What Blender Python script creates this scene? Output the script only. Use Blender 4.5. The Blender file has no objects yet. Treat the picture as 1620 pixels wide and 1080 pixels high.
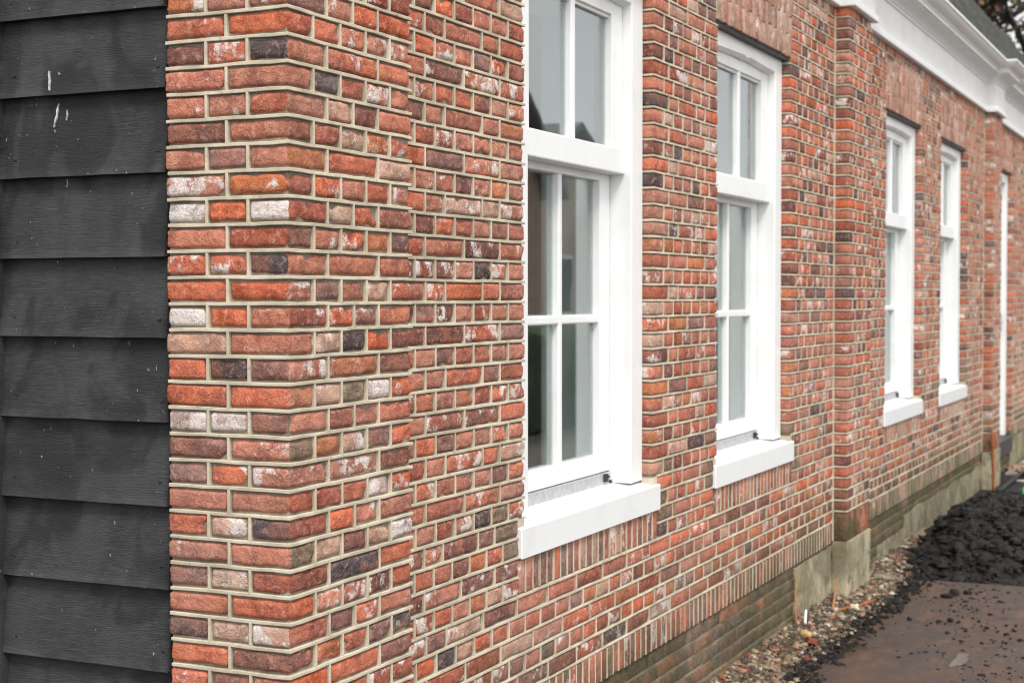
import bpy, math, random
from mathutils import Vector, Matrix, noise
R = math.radians
rng = random.Random(7)
scene = bpy.context.scene

# ------------------------------------------------------------------ camera
cam_d = bpy.data.cameras.new('camera'); cam = bpy.data.objects.new('camera', cam_d)
scene.collection.objects.link(cam); scene.camera = cam
CAM = Vector((-2.9352, -1.9283, 0.0170))
yaw, pit, rol = 0.43903, 0.02901, -0.00096
Fv = Vector((math.cos(yaw)*math.cos(pit), math.sin(yaw)*math.cos(pit), -math.sin(pit)))
R0 = Vector((math.sin(yaw), -math.cos(yaw), 0)); U0 = R0.cross(Fv)
Rv = math.cos(rol)*R0 + math.sin(rol)*U0; Uv = -math.sin(rol)*R0 + math.cos(rol)*U0
m = Matrix((Rv, Uv, -Fv)).transposed().to_4x4(); m.translation = CAM
cam.matrix_world = m
cam_d.sensor_width = 36.0; cam_d.lens = 2466.24/1620*36
cam_d.clip_start = 0.05; cam_d.clip_end = 2000
cam_d.dof.use_dof = True; cam_d.dof.focus_distance = 4.0; cam_d.dof.aperture_fstop = 5.6

# ------------------------------------------------------------------ world, sun, exposure
w = bpy.data.worlds.new('World'); scene.world = w; w.use_nodes = True
nt = w.node_tree; nt.nodes.clear()
out = nt.nodes.new('ShaderNodeOutputWorld'); bg = nt.nodes.new('ShaderNodeBackground')
sky = nt.nodes.new('ShaderNodeTexSky'); sky.sky_type = 'NISHITA'; sky.sun_disc = False
SUN_EL, SUN_AZ = R(54), R(221)          # azimuth: direction the light comes from, measured from +X
sky.sun_elevation = SUN_EL; sky.sun_rotation = R(90) - SUN_AZ
sky.air_density = 1.0; sky.dust_density = 6.0; sky.ozone_density = 1.0
# overcast: an even cloud layer, so the sky is sampled round 45 degrees whatever the direction
tcw = nt.nodes.new('ShaderNodeTexCoord'); vmw = nt.nodes.new('ShaderNodeVectorMath'); vmw.operation = 'MULTIPLY_ADD'
vmw.inputs[1].default_value = (.10, .10, .10); vmw.inputs[2].default_value = (0, 0, .55)
vnw = nt.nodes.new('ShaderNodeVectorMath'); vnw.operation = 'NORMALIZE'
nt.links.new(tcw.outputs['Generated'], vmw.inputs[0]); nt.links.new(vmw.outputs[0], vnw.inputs[0]); nt.links.new(vnw.outputs[0], sky.inputs['Vector'])
hsv = nt.nodes.new('ShaderNodeHueSaturation'); hsv.inputs['Saturation'].default_value = 0.10
nt.links.new(sky.outputs[0], hsv.inputs['Color']); nt.links.new(hsv.outputs[0], bg.inputs[0])
bg.inputs[1].default_value = 0.15; nt.links.new(bg.outputs[0], out.inputs[0])
sd = bpy.data.lights.new('sun', 'SUN'); sd.energy = 1.5; sd.angle = R(18); sd.color = (1.0, 0.97, 0.93)
so = bpy.data.objects.new('sun', sd); scene.collection.objects.link(so)
dv = Vector((math.cos(SUN_AZ)*math.cos(SUN_EL), math.sin(SUN_AZ)*math.cos(SUN_EL), math.sin(SUN_EL)))
so.rotation_euler = dv.to_track_quat('Z', 'Y').to_euler(); so.location = (0, -10, 10)
vs = scene.view_settings; vs.view_transform = 'Standard'; vs.look = 'None'; vs.gamma = 1.0
vs.use_curve_mapping = False; vs.exposure = 1.0
scene.cycles.filter_width = 1.05

# ------------------------------------------------------------------ helpers
COL = scene.collection
def lin(r, g, b, k=1.0):
    f = lambda c: ((c/255)/12.92 if c <= 10 else (((c/255)+.055)/1.055)**2.4)*k
    return (f(r), f(g), f(b))

class MB:
    """collects faces (with a colour and a random offset per face) for ONE mesh object"""
    def __init__(s): s.v = []; s.f = []; s.c = []; s.r = []
    def add(s, vs, fs, col=None, rnd=None):
        o = len(s.v); s.v.extend(vs)
        s.f.extend(tuple(i+o for i in f) for f in fs)
        if callable(col): s.c.extend(col(f) for f in fs)
        else: s.c.extend([col or (1, 1, 1, 0)]*len(fs))
        s.r.extend([rnd or (0, 0, 0, 1)]*len(fs))
    def build(s, name, mat, parent=None, origin=None, smooth=False, attrs=False):
        me = bpy.data.meshes.new(name)
        vv = s.v
        if origin is not None: vv = [(a[0]-origin[0], a[1]-origin[1], a[2]-origin[2]) for a in vv]
        me.from_pydata(vv, [], s.f)
        if attrs:
            a = me.attributes.new('bcol', 'FLOAT_COLOR', 'FACE'); a.data.foreach_set('color', [x for c in s.c for x in c])
            a = me.attributes.new('brnd', 'FLOAT_COLOR', 'FACE'); a.data.foreach_set('color', [x for c in s.r for x in c])
        if smooth: me.polygons.foreach_set('use_smooth', [True]*len(me.polygons))
        me.materials.append(mat); me.update()
        o = bpy.data.objects.new(name, me); COL.objects.link(o)
        if origin is not None: o.location = origin
        if parent is not None: o.parent = parent
        return o

def surf_box(lo, hi, xs, ys, zs, skip=()):
    """surface grid of a box; xs, ys, zs are lists of world coordinates"""
    nx, ny, nz = len(xs)-1, len(ys)-1, len(zs)-1
    idx = {}; V = []; Fc = []
    def vid(i, j, k):
        t = (i, j, k)
        if t not in idx: idx[t] = len(V); V.append((xs[i], ys[j], zs[k]))
        return idx[t]
    if 'x0' not in skip:
        for j in range(ny):
            for k in range(nz): Fc.append((vid(0,j,k), vid(0,j,k+1), vid(0,j+1,k+1), vid(0,j+1,k)))
    if 'x1' not in skip:
        for j in range(ny):
            for k in range(nz): Fc.append((vid(nx,j,k), vid(nx,j+1,k), vid(nx,j+1,k+1), vid(nx,j,k+1)))
    if 'y0' not in skip:
        for i in range(nx):
            for k in range(nz): Fc.append((vid(i,0,k), vid(i+1,0,k), vid(i+1,0,k+1), vid(i,0,k+1)))
    if 'y1' not in skip:
        for i in range(nx):
            for k in range(nz): Fc.append((vid(i,ny,k), vid(i,ny,k+1), vid(i+1,ny,k+1), vid(i+1,ny,k)))
    if 'z0' not in skip:
        for i in range(nx):
            for j in range(ny): Fc.append((vid(i,j,0), vid(i,j+1,0), vid(i+1,j+1,0), vid(i+1,j,0)))
    if 'z1' not in skip:
        for i in range(nx):
            for j in range(ny): Fc.append((vid(i,j,nz), vid(i+1,j,nz), vid(i+1,j+1,nz), vid(i,j+1,nz)))
    return V, Fc

def splits(a, b, r, n):
    if n < 1: n = 1
    inner = [a + r + (b-a-2*r)*i/n for i in range(n+1)]
    return [a] + inner + [b]

def rbox(lo, hi, r=0.004, n=(1, 1, 1), skip=()):
    """box with rounded edges"""
    r = min(r, .45*min(hi[i]-lo[i] for i in range(3)))
    L = [splits(lo[i], hi[i], r, n[i]) for i in range(3)]
    V, Fc = surf_box(lo, hi, *L, skip=skip)
    W = []
    for p in V:
        q = [min(max(p[i], lo[i]+r), hi[i]-r) for i in range(3)]
        d = [p[i]-q[i] for i in range(3)]; l = math.sqrt(sum(x*x for x in d))
        W.append(tuple(q[i]+d[i]*r/l for i in range(3)) if l > 1e-9 else p)
    return W, Fc

def brick_geo(lo, hi, n, r, seed, amp, chips=0, skip=('y1',)):
    V, Fc = rbox(lo, hi, r, n, skip)
    rr = random.Random(seed)
    off = Vector((rr.uniform(-50, 50), rr.uniform(-50, 50), rr.uniform(-50, 50)))
    ch = []
    for _ in range(chips):
        c = [rr.choice((lo[i], hi[i])) if rr.random() < .62 else rr.uniform(lo[i], hi[i]) for i in range(3)]
        c[1] = lo[1] if rr.random() < .75 else c[1]
        ch.append((Vector(c), rr.uniform(.010, .026), rr.uniform(.25, .6)))
    cen = Vector([(lo[i]+hi[i])/2 for i in range(3)])
    W = []
    for p in V:
        p = Vector(p)
        a = noise.noise_vector(p*38 + off); b = noise.noise_vector(p*95 + off)
        q = p + a*amp + b*amp*.55
        for c, rad, s in ch:
            d = (p-c).length
            if d < rad:
                k = (1-d/rad)*s*rad; dd = cen-p; dd.x *= .4
                if dd.length > 0: q += dd.normalized()*k
        W.append(tuple(q))
    return W, Fc

def mk(o, label=None, cat=None, group=None, kind=None):
    if label: o['label'] = label
    if cat: o['category'] = cat
    if group: o['group'] = group
    if kind: o['kind'] = kind
    return o
def empty(name, loc, parent=None):
    o = bpy.data.objects.new(name, None); COL.objects.link(o); o.location = loc; o.empty_display_size = .2
    if parent: o.parent = parent
    return o

# ------------------------------------------------------------------ materials
def mat(name):
    M = bpy.data.materials.new(name); M.use_nodes = True
    t = M.node_tree; b = t.nodes['Principled BSDF']
    return M, t, b
def N(t, typ, **kw):
    n = t.nodes.new('ShaderNode'+typ)
    for k, v in kw.items():
        if hasattr(n, k): setattr(n, k, v)
        else: n.inputs[k.replace('_', ' ')].default_value = v
    return n
def noise_n(t, vec, scale, detail=4, rough=.55, dist=0.0):
    n = t.nodes.new('ShaderNodeTexNoise'); n.inputs['Scale'].default_value = scale
    n.inputs['Detail'].default_value = detail; n.inputs['Roughness'].default_value = rough
    n.inputs['Distortion'].default_value = dist
    if vec is not None: t.links.new(vec, n.inputs['Vector'])
    return n.outputs['Fac']
def ramp(t, fac, lo, hi, a=0.0, b=1.0):
    n = t.nodes.new('ShaderNodeMapRange'); n.interpolation_type = 'SMOOTHSTEP'
    for k, v in (('From Min', lo), ('From Max', hi), ('To Min', a), ('To Max', b)):
        if isinstance(v, (int, float)): n.inputs[k].default_value = v
        else: t.links.new(v, n.inputs[k])
    t.links.new(fac, n.inputs['Value']); return n.outputs['Result']
def math_n(t, op, a, b=None):
    n = t.nodes.new('ShaderNodeMath'); n.operation = op
    for i, v in enumerate((a, b)):
        if v is None: continue
        if isinstance(v, (int, float)): n.inputs[i].default_value = v
        else: t.links.new(v, n.inputs[i])
    return n.outputs[0]
def mix(t, fac, a, b, blend='MIX'):
    n = t.nodes.new('ShaderNodeMix'); n.data_type = 'RGBA'; n.blend_type = blend
    for i, v in ((0, fac), (6, a), (7, b)):
        if isinstance(v, (int, float)): n.inputs[i].default_value = v
        elif isinstance(v, tuple): n.inputs[i].default_value = (*v[:3], 1)
        else: t.links.new(v, n.inputs[i])
    return n.outputs[2]
def bump(t, b, h, strength=.5, dist=.003, prev=None):
    n = t.nodes.new('ShaderNodeBump'); n.inputs['Strength'].default_value = strength
    n.inputs['Distance'].default_value = dist; t.links.new(h, n.inputs['Height'])
    if prev is not None: t.links.new(prev, n.inputs['Normal'])
    t.links.new(n.outputs[0], b.inputs['Normal']); return n.outputs[0]
def pos(t): return t.nodes.new('ShaderNodeNewGeometry').outputs['Position']
def mapv(t, v, scale):
    n = t.nodes.new('ShaderNodeMapping'); n.inputs['Scale'].default_value = scale; t.links.new(v, n.inputs['Vector']); return n.outputs[0]

def brick_material(name, algae=False, rough_amp=1.0):
    M, t, b = mat(name)
    ca = t.nodes.new('ShaderNodeAttribute'); ca.attribute_name = 'bcol'
    ra = t.nodes.new('ShaderNodeAttribute'); ra.attribute_name = 'brnd'
    P = pos(t)
    va = t.nodes.new('ShaderNodeVectorMath'); va.operation = 'MULTIPLY_ADD'
    t.links.new(ra.outputs['Color'], va.inputs[0]); va.inputs[1].default_value = (7, 7, 7); t.links.new(P, va.inputs[2])
    V = va.outputs[0]
    big = noise_n(t, V, 16, 5, .6, .4); mid = noise_n(t, V, 55, 6, .65, .5); fine = noise_n(t, V, 240, 4, .7)
    base = ca.outputs['Color']
    dark = mix(t, 1.0, base, (.60, .55, .55), 'MULTIPLY'); light = mix(t, .34, base, (.80, .50, .37))
    c = mix(t, ramp(t, big, .36, .62), dark, base)
    c = mix(t, ramp(t, mid, .50, .66, 0, .75), c, light)
    # patches of another firing colour inside one brick
    c = mix(t, ramp(t, noise_n(t, V, 11, 4, .55, .5), .50, .60, 0, .55), c, mix(t, .5, base, (.48, .17, .085)))
    # purple-grey burnt bloom
    pb = ramp(t, noise_n(t, V, 24, 3, .5, .8), 0.60, .72, 0, .45)
    c = mix(t, pb, c, (.17, .10, .095))
    # speckle
    c = mix(t, ramp(t, fine, .57, .72, 0, .5), c, (.60, .40, .30))
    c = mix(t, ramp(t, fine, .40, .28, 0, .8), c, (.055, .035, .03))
    # lime / old mortar patches
    wn = noise_n(t, V, 14, 9, .70, .3)
    th = math_n(t, 'MULTIPLY_ADD', ca.outputs['Alpha'], -.365)
    t.nodes[-1].inputs[2].default_value = .80
    wm = ramp(t, wn, th, math_n(t, 'ADD', th, .075))
    wm = math_n(t, 'MULTIPLY', wm, ramp(t, mid, .33, .50, .25, 1))
    c = mix(t, math_n(t, 'MULTIPLY', wm, .92), c, (.70, .63, .585))
    # pale bloom that drifts over whole stretches of wall
    c = mix(t, ramp(t, noise_n(t, P, 1.1, 5, .6, .4), .45, .70, .0, .18), c, (.56, .42, .36))
    if algae:
        sep = t.nodes.new('ShaderNodeSeparateXYZ'); t.links.new(P, sep.inputs[0])
        g = noise_n(t, P, 3.2, 6, .65, .6)
        gm = math_n(t, 'MULTIPLY', ramp(t, g, .34, .56), ramp(t, sep.outputs[2], -.88, -1.24))
        gm = math_n(t, 'MULTIPLY', gm, ramp(t, sep.outputs[0], 2.0, 6.6, .45, .95))
        c = mix(t, gm, c, (.085, .080, .038))
    t.links.new(c, b.inputs['Base Color'])
    b.inputs['Roughness'].default_value = .93; b.inputs['Specular IOR Level'].default_value = .18
    h = math_n(t, 'ADD', math_n(t, 'MULTIPLY', mid, 1.0), math_n(t, 'MULTIPLY', fine, .35))
    # cracks and pits
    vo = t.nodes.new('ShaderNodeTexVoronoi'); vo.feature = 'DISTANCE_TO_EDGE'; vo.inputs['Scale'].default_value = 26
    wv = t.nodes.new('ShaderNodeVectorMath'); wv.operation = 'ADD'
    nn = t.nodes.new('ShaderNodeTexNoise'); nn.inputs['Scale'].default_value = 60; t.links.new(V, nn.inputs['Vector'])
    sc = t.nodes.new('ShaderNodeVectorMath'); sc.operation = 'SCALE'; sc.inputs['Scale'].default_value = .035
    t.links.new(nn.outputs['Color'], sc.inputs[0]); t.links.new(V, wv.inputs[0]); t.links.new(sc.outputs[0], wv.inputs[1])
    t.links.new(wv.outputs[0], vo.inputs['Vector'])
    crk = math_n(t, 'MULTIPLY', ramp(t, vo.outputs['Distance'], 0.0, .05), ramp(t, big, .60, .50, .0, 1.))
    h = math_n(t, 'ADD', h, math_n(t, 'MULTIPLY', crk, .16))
    bump(t, b, h, 1.0*rough_amp, .009)
    return M
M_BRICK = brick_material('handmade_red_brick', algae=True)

def mortar_material(name, col, col2):
    M, t, b = mat(name); P = pos(t)
    n1 = noise_n(t, P, 9, 5, .6); n2 = noise_n(t, P, 160, 4, .7); n3 = noise_n(t, P, 45, 5, .6, .6)
    c = mix(t, ramp(t, n1, .35, .65), col2, col)
    c = mix(t, ramp(t, noise_n(t, P, 2.4, 6, .65, .5), .48, .66, 0, .30), c, tuple(x_*.62 for x_ in col2))
    c = mix(t, ramp(t, n3, .62, .76, 0, .65), c, (.12, .10, .08))
    c = mix(t, ramp(t, n2, .55, .75, 0, .35), c, (.62, .58, .5))
    t.links.new(c, b.inputs['Base Color']); b.inputs['Roughness'].default_value = .95
    b.inputs['Specular IOR Level'].default_value = .15
    bump(t, b, math_n(t, 'ADD', n2, math_n(t, 'MULTIPLY', n3, .6)), .5, .0025)
    return M
M_MORTAR = mortar_material('lime_mortar', lin(199, 188, 167), lin(170, 159, 139))
M_BED = mortar_material('mortar_bed', lin(146, 136, 120), lin(112, 103, 90))
M_PMORT = mortar_material('plinth_mortar', lin(150, 143, 122), lin(118, 112, 92))

def paint_material(name, col, rough=.42, dirt=.12):
    M, t, b = mat(name); P = pos(t)
    n1 = noise_n(t, P, 6, 6, .62); n2 = noise_n(t, mapv(t, P, (1, 1, .25)), 90, 5, .7)
    d = (col[0]*.72, col[1]*.70, col[2]*.64)
    c = mix(t, ramp(t, n1, .45, .8, 0, dirt), col, d)
    sp = noise_n(t, P, 210, 2, .5)
    c = mix(t, ramp(t, sp, .76, .80, 0, .5), c, (.25, .23, .2))
    t.links.new(c, b.inputs['Base Color'])
    t.links.new(ramp(t, n1, .3, .7, rough-.06, rough+.1), b.inputs['Roughness'])
    bump(t, b, n2, .08, .0015)
    return M
M_WHITE = paint_material('white_gloss_paint', (.73, .745, .74), .38, .35)
M_WHITE2 = paint_material('cornice_paint', (.74, .75, .75), .5, .3)
M_LINING = paint_material('interior_white_paint', (.72, .74, .75), .6, .1)

M_GLASS, t, b = mat('window_glass'); t.nodes.remove(b)
fr = N(t, 'Fresnel', IOR=1.85); tr = N(t, 'BsdfTransparent'); tr.inputs[0].default_value = (.86, .90, .89, 1)
gl = N(t, 'BsdfGlossy'); gl.inputs['Roughness'].default_value = .012; gl.inputs['Color'].default_value = (.93, .95, .95, 1)
ms = N(t, 'MixShader'); t.links.new(fr.outputs[0], ms.inputs[0]); t.links.new(tr.outputs[0], ms.inputs[1]); t.links.new(gl.outputs[0], ms.inputs[2])
gi = N(t, 'NewGeometry'); mr = N(t, 'MapRange'); t.links.new(gi.outputs['Backfacing'], mr.inputs['Value'])
mr.inputs['To Min'].default_value = 2.6; mr.inputs['To Max'].default_value = 1/2.6; t.links.new(mr.outputs[0], fr.inputs['IOR'])
bn = N(t, 'Bump'); bn.inputs['Strength'].default_value = .03; bn.inputs['Distance'].default_value = .01
t.links.new(noise_n(t, pos(t), 3.0, 2, .5), bn.inputs['Height']); t.links.new(bn.outputs[0], gl.inputs['Normal'])
t.links.new(ms.outputs[0], t.nodes['Material Output'].inputs[0])

def plain(name, col, rough=.6, metal=0.0, var=.3, scale=30, bs=.2, bd=.002, spec=.5):
    M, t, b = mat(name); P = pos(t)
    n = noise_n(t, P, scale, 6, .65, .3); n2 = noise_n(t, P, scale*6, 4, .7)
    c = mix(t, ramp(t, n, .3, .7), tuple(x*(1-var) for x in col), tuple(min(1, x*(1+var)) for x in col))
    t.links.new(c, b.inputs['Base Color']); b.inputs['Roughness'].default_value = rough
    b.inputs['Metallic'].default_value = metal; b.inputs['Specular IOR Level'].default_value = spec
    bump(t, b, math_n(t, 'ADD', n, math_n(t, 'MULTIPLY', n2, .5)), bs, bd); return M
M_ALU = plain('brushed_aluminium', (.52, .53, .54), .45, .6, .15, 60)
M_BLACKRUB = plain('black_rubber', (.02, .02, .022), .6)
M_DARK = plain('dark_lintel_steel', (.035, .035, .038), .6)
M_IRON = plain('black_iron', (.016, .016, .017), .5, .2, .2, 80, .3)
M_ROOM = plain('room_wall_paint', (.62, .61, .58), .8, 0, .1, 4)

# black tarred boards
M_BOARD, t, b = mat('black_stained_timber'); P = pos(t)
oi = N(t, 'ObjectInfo'); va = N(t, 'VectorMath'); va.operation = 'MULTIPLY_ADD'
cb = N(t, 'CombineXYZ'); t.links.new(oi.outputs['Random'], cb.inputs[0]); t.links.new(oi.outputs['Random'], cb.inputs[1]); t.links.new(oi.outputs['Random'], cb.inputs[2])
t.links.new(cb.outputs[0], va.inputs[0]); va.inputs[1].default_value = (9, 17, 13); t.links.new(P, va.inputs[2]); V = va.outputs[0]
gd = noise_n(t, mapv(t, V, (3, 2.0, 7)), 1.0, 2, .5)
ga = N(t, 'VectorMath'); ga.operation = 'ADD'; cz = N(t, 'CombineXYZ'); t.links.new(math_n(t, 'MULTIPLY', gd, .30), cz.inputs[2])
t.links.new(V, ga.inputs[0]); t.links.new(cz.outputs[0], ga.inputs[1])
wv = N(t, 'TexWave'); wv.wave_type = 'BANDS'; wv.bands_direction = 'Z'; wv.inputs['Scale'].default_value = 42; wv.inputs['Distortion'].default_value = 1.6
wv.inputs['Detail'].default_value = 3; wv.inputs['Detail Scale'].default_value = 2.0
t.links.new(mapv(t, ga.outputs[0], (1, .12, 1)), wv.inputs['Vector'])
fib = noise_n(t, mapv(t, V, (8, 1.6, 30)), 14, 6, .7)
fine = noise_n(t, V, 420, 3, .7)
c = mix(t, ramp(t, noise_n(t, V, 7, 5, .6), .35, .65), (.026, .026, .0265), (.044, .044, .0445))
c = mix(t, ramp(t, fib, .46, .70, 0, .85), c, (.066, .066, .066))
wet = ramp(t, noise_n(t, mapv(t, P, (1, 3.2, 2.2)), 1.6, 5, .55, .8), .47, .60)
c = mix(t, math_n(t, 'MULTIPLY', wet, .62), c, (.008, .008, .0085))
sp = noise_n(t, mapv(t, V, (1, 1, .4)), 130, 2, .5)
c = mix(t, ramp(t, sp, .735, .77, 0, .8), c, (.38, .38, .37))
t.links.new(c, b.inputs['Base Color']); t.links.new(ramp(t, fine, .3, .7, .52, .75), b.inputs['Roughness'])
b.inputs['Specular IOR Level'].default_value = .35
h = math_n(t, 'ADD', math_n(t, 'MULTIPLY', wv.outputs['Fac'], .14), math_n(t, 'ADD', math_n(t, 'MULTIPLY', fib, 1.3), math_n(t, 'MULTIPLY', fine, .45)))
bump(t, b, h, 1.0, .0030)
M_BIRD = plain('white_splash', (.42, .42, .41), .7)

# ------------------------------------------------------------------ constants of the house
CH = .06; HP = .1165; D = .0666; X0 = .708
zj = lambda k: -CH*(k-11)
JW = .0082                                  # joint strip height
PAL = {'R': lin(198, 102, 70), 'S': lin(186, 116, 93), 'B': lin(164, 88, 68), 'D': lin(126, 80, 70), 'P': lin(140, 100, 92),
       'K': lin(84, 72, 74), 'T': lin(194, 154, 132), 'O': lin(190, 112, 72), 'W': lin(204, 184, 176), 'G': lin(128, 108, 88)}
WEIGHT = 'RRRRRRRRSSSSSSSSSSSSBBBBBBBDDDDPPPKKTTOO'
def colour(code, rr):
    ch = code[0]; wamt = 0.10
    if 'w' in code: wamt = rr.uniform(.58, .88)
    elif rr.random() < .25: wamt = rr.uniform(.2, .45)
    if ch == 'W': wamt = 1.05
    if ch in 'KD' and 'w' not in code: wamt = rr.uniform(0, .25)
    c = PAL[ch]; k = rr.uniform(.84, 1.14); g_ = .3*c[0]+.5*c[1]+.2*c[2]; ds = rr.uniform(-.04, .15); c = tuple(x_*(1-ds)+g_*1.05*ds for x_ in c)
    h = rr.uniform(-.06, .06)
    return (c[0]*k*(1+h*.4)*1.04, c[1]*k*(1-h)*1.08, c[2]*k*(1-h*1.2)*1.10, wamt)
def rcode(rr):
    return rr.choice(WEIGHT) + ('w' if rr.random() < .42 else '')

house = empty('brick_house', (0, 0, -1.64))
mk(house, 'long red brick house with white sash windows, white cornice and pilasters', 'house')
HZ = Vector((0, 0, -1.64))
def to_house(o):                            # parent at the house empty, keeping world placement
    o.parent = house; o.matrix_parent_inverse = Matrix.Translation(-HZ); return o
def hpart(mb, name, material, smooth=False, attrs=False):
    return to_house(mb.build(name, material, None, None, smooth, attrs))

def strip(mb, pts, z, h, proud, depth, rr, jit=.0010, step=.045):
    """raised mortar ribbon that follows a 2D face line (outside on the right-hand side when walking pts)"""
    P = []
    for i in range(len(pts)-1):
        a, b2 = Vector(pts[i]), Vector(pts[i+1]); L = (b2-a).length; n = max(1, int(L/step))
        dv = (b2-a)/L; nv = Vector((dv.y, -dv.x))
        for k in range(n + (1 if i == len(pts)-2 else 0)):
            P.append([a + dv*L*k/n, nv])
    # mitred corners
    idx = 0
    Vv = []; Ff = []
    m_ = len(P)
    for i, (q, nv) in enumerate(P):
        n2 = nv
        if 0 < i and (P[i-1][1]-nv).length > .01:
            n2 = nv + P[i-1][1]
        o = proud + rr.uniform(-jit, jit)
        zz = z + rr.uniform(-jit, jit); hh = h*rr.uniform(.90, 1.10)
        a = q + n2*o; c = q - n2*depth; a2 = q + n2*(o-.0012)
        Vv += [(a2.x, a2.y, zz+hh/2), (a.x, a.y, zz+hh/2-.0012), (a.x, a.y, zz-hh/2+.0012), (a2.x, a2.y, zz-hh/2), (c.x, c.y, zz-hh/2), (c.x, c.y, zz+hh/2)]
    for i in range(m_-1):
        o = i*6
        for j in range(6):
            Ff.append((o+j, o+(j+1) % 6, o+6+(j+1) % 6, o+6+j))
    Ff.append(tuple(range(5, -1, -1))); Ff.append(tuple((m_-1)*6+j for j in range(6)))
    mb.add(Vv, Ff)
def perp(mb, lo, hi): 
    V, Fc = rbox(lo, hi, .0012); mb.add(V, Fc)

# ------------------------------------------------------------------ corner pier (bricks one by one)
RR = random.Random(21)
pier_m = MB(); pier_s = MB()
PX, PY = .567, .334
PIER = {-1: ('Ow S Sw/P', 'Sw Rw R'), 0: ('Rw R/R', 'Rw Sw Sw Sw'), 1: ('D Rw K/Sw', 'Rw- R'), 2: ('Sw S/S', 'K B Sw S'), 3: ('Sw Sw R/S', 'Tw D S'),
 4: ('D S/Dw', 'B Tw Ow Sw'), 5: ('S P S/O', 'R- T'), 6: ('Sw Ow/B', 'Rw S B Sw'), 7: ('W R W/B', 'T R S'), 8: ('S Bw/P', 'Sw Rw O P'),
 9: ('Rw Rw K/S', 'S- S'), 10: ('R R/Sw', 'P S Tw Bw'), 11: ('W R Sw/Bw', 'Rw Pw S'), 12: ('T Sw/S', 'Tw K R D'), 13: ('R K D/Sw', 'Ow- D'),
 14: ('R R/O', 'Tw G W Rw'), 15: ('W W D/S', 'B S R'), 16: ('D Sw/G', 'O Tw P Rw'), 17: ('P Rw Sw/Sw', 'Sw- D'), 18: ('Sw S/B', 'B R W Rw'),
 19: ('R Tw K/B', 'R Sw S'), 20: ('Sw S/G', 'T D Tw W'), 21: ('P Tw B/B', 'K- R'), 22: ('S R/R', 'Sw Sw Dw B'), 23: ('K Tw Tw/B', 'P Rw S'),
 24: ('R D/D', 'O R P K'), 25: ('Rw D S/R', 'R- D')}
pier_backing = MB()
V, Fc = surf_box(None, None, [.0075, PX-.004], [.0075, PY-.004], [-1.7, 1.55]); pier_backing.add(V, Fc)
pier = hpart(pier_backing, 'corner_pier', M_BED)
mk(pier, 'brick pier on the house corner, faced on two sides')
def brick_obj(parent, lo, hi, code, seed, near=True, face2=None, amp=.0025, skip=()):
    rr = random.Random(seed)
    c1 = colour(code, rr); c2 = colour(face2, rr) if face2 else c1
    n = (max(2, int((hi[0]-lo[0])/.014)), 2, 4) if near else (1, 1, 1)
    if (hi[1]-lo[1]) > .12 or face2: n = (n[0], max(3, int((hi[1]-lo[1])/.016)), 4)
    V, Fc = brick_geo(lo, hi, n, rr.uniform(.006, .0105), seed, amp, rr.choice((0, 1, 2, 3, 4)), skip)
    mb = MB(); rnd = (rr.random(), rr.random(), rr.random(), 1)
    if face2:
        r2 = (rr.random(), rr.random(), rr.random(), 1)
        def isx(f):
            n_ = (Vector(V[f[1]])-Vector(V[f[0]])).cross(Vector(V[f[2]])-Vector(V[f[0]]))
            return abs(n_.x) > abs(n_.y)
        mb.add(V, Fc); mb.c = [c1 if isx(f) else c2 for f in Fc]; mb.r = [rnd if isx(f) else r2 for f in Fc]
        if code[0] == face2[0]: mb.r = [rnd]*len(Fc)
    else: mb.add(V, Fc, c1, rnd)
    cen = tuple((lo[i]+hi[i])/2 for i in range(3))
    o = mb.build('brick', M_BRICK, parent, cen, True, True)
    return o
def brick_far(mb, lo, hi, code, seed, amp=.0014, r=.006, skip=('y1',), n=(2, 1, 1)):
    rr = random.Random(seed)
    V, Fc = brick_geo(lo, hi, n, r, seed, amp, 1 if rr.random() < .5 else 0, skip)
    mb.add(V, Fc, colour(code, rr), (rr.random(), rr.random(), rr.random(), 1))

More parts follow.
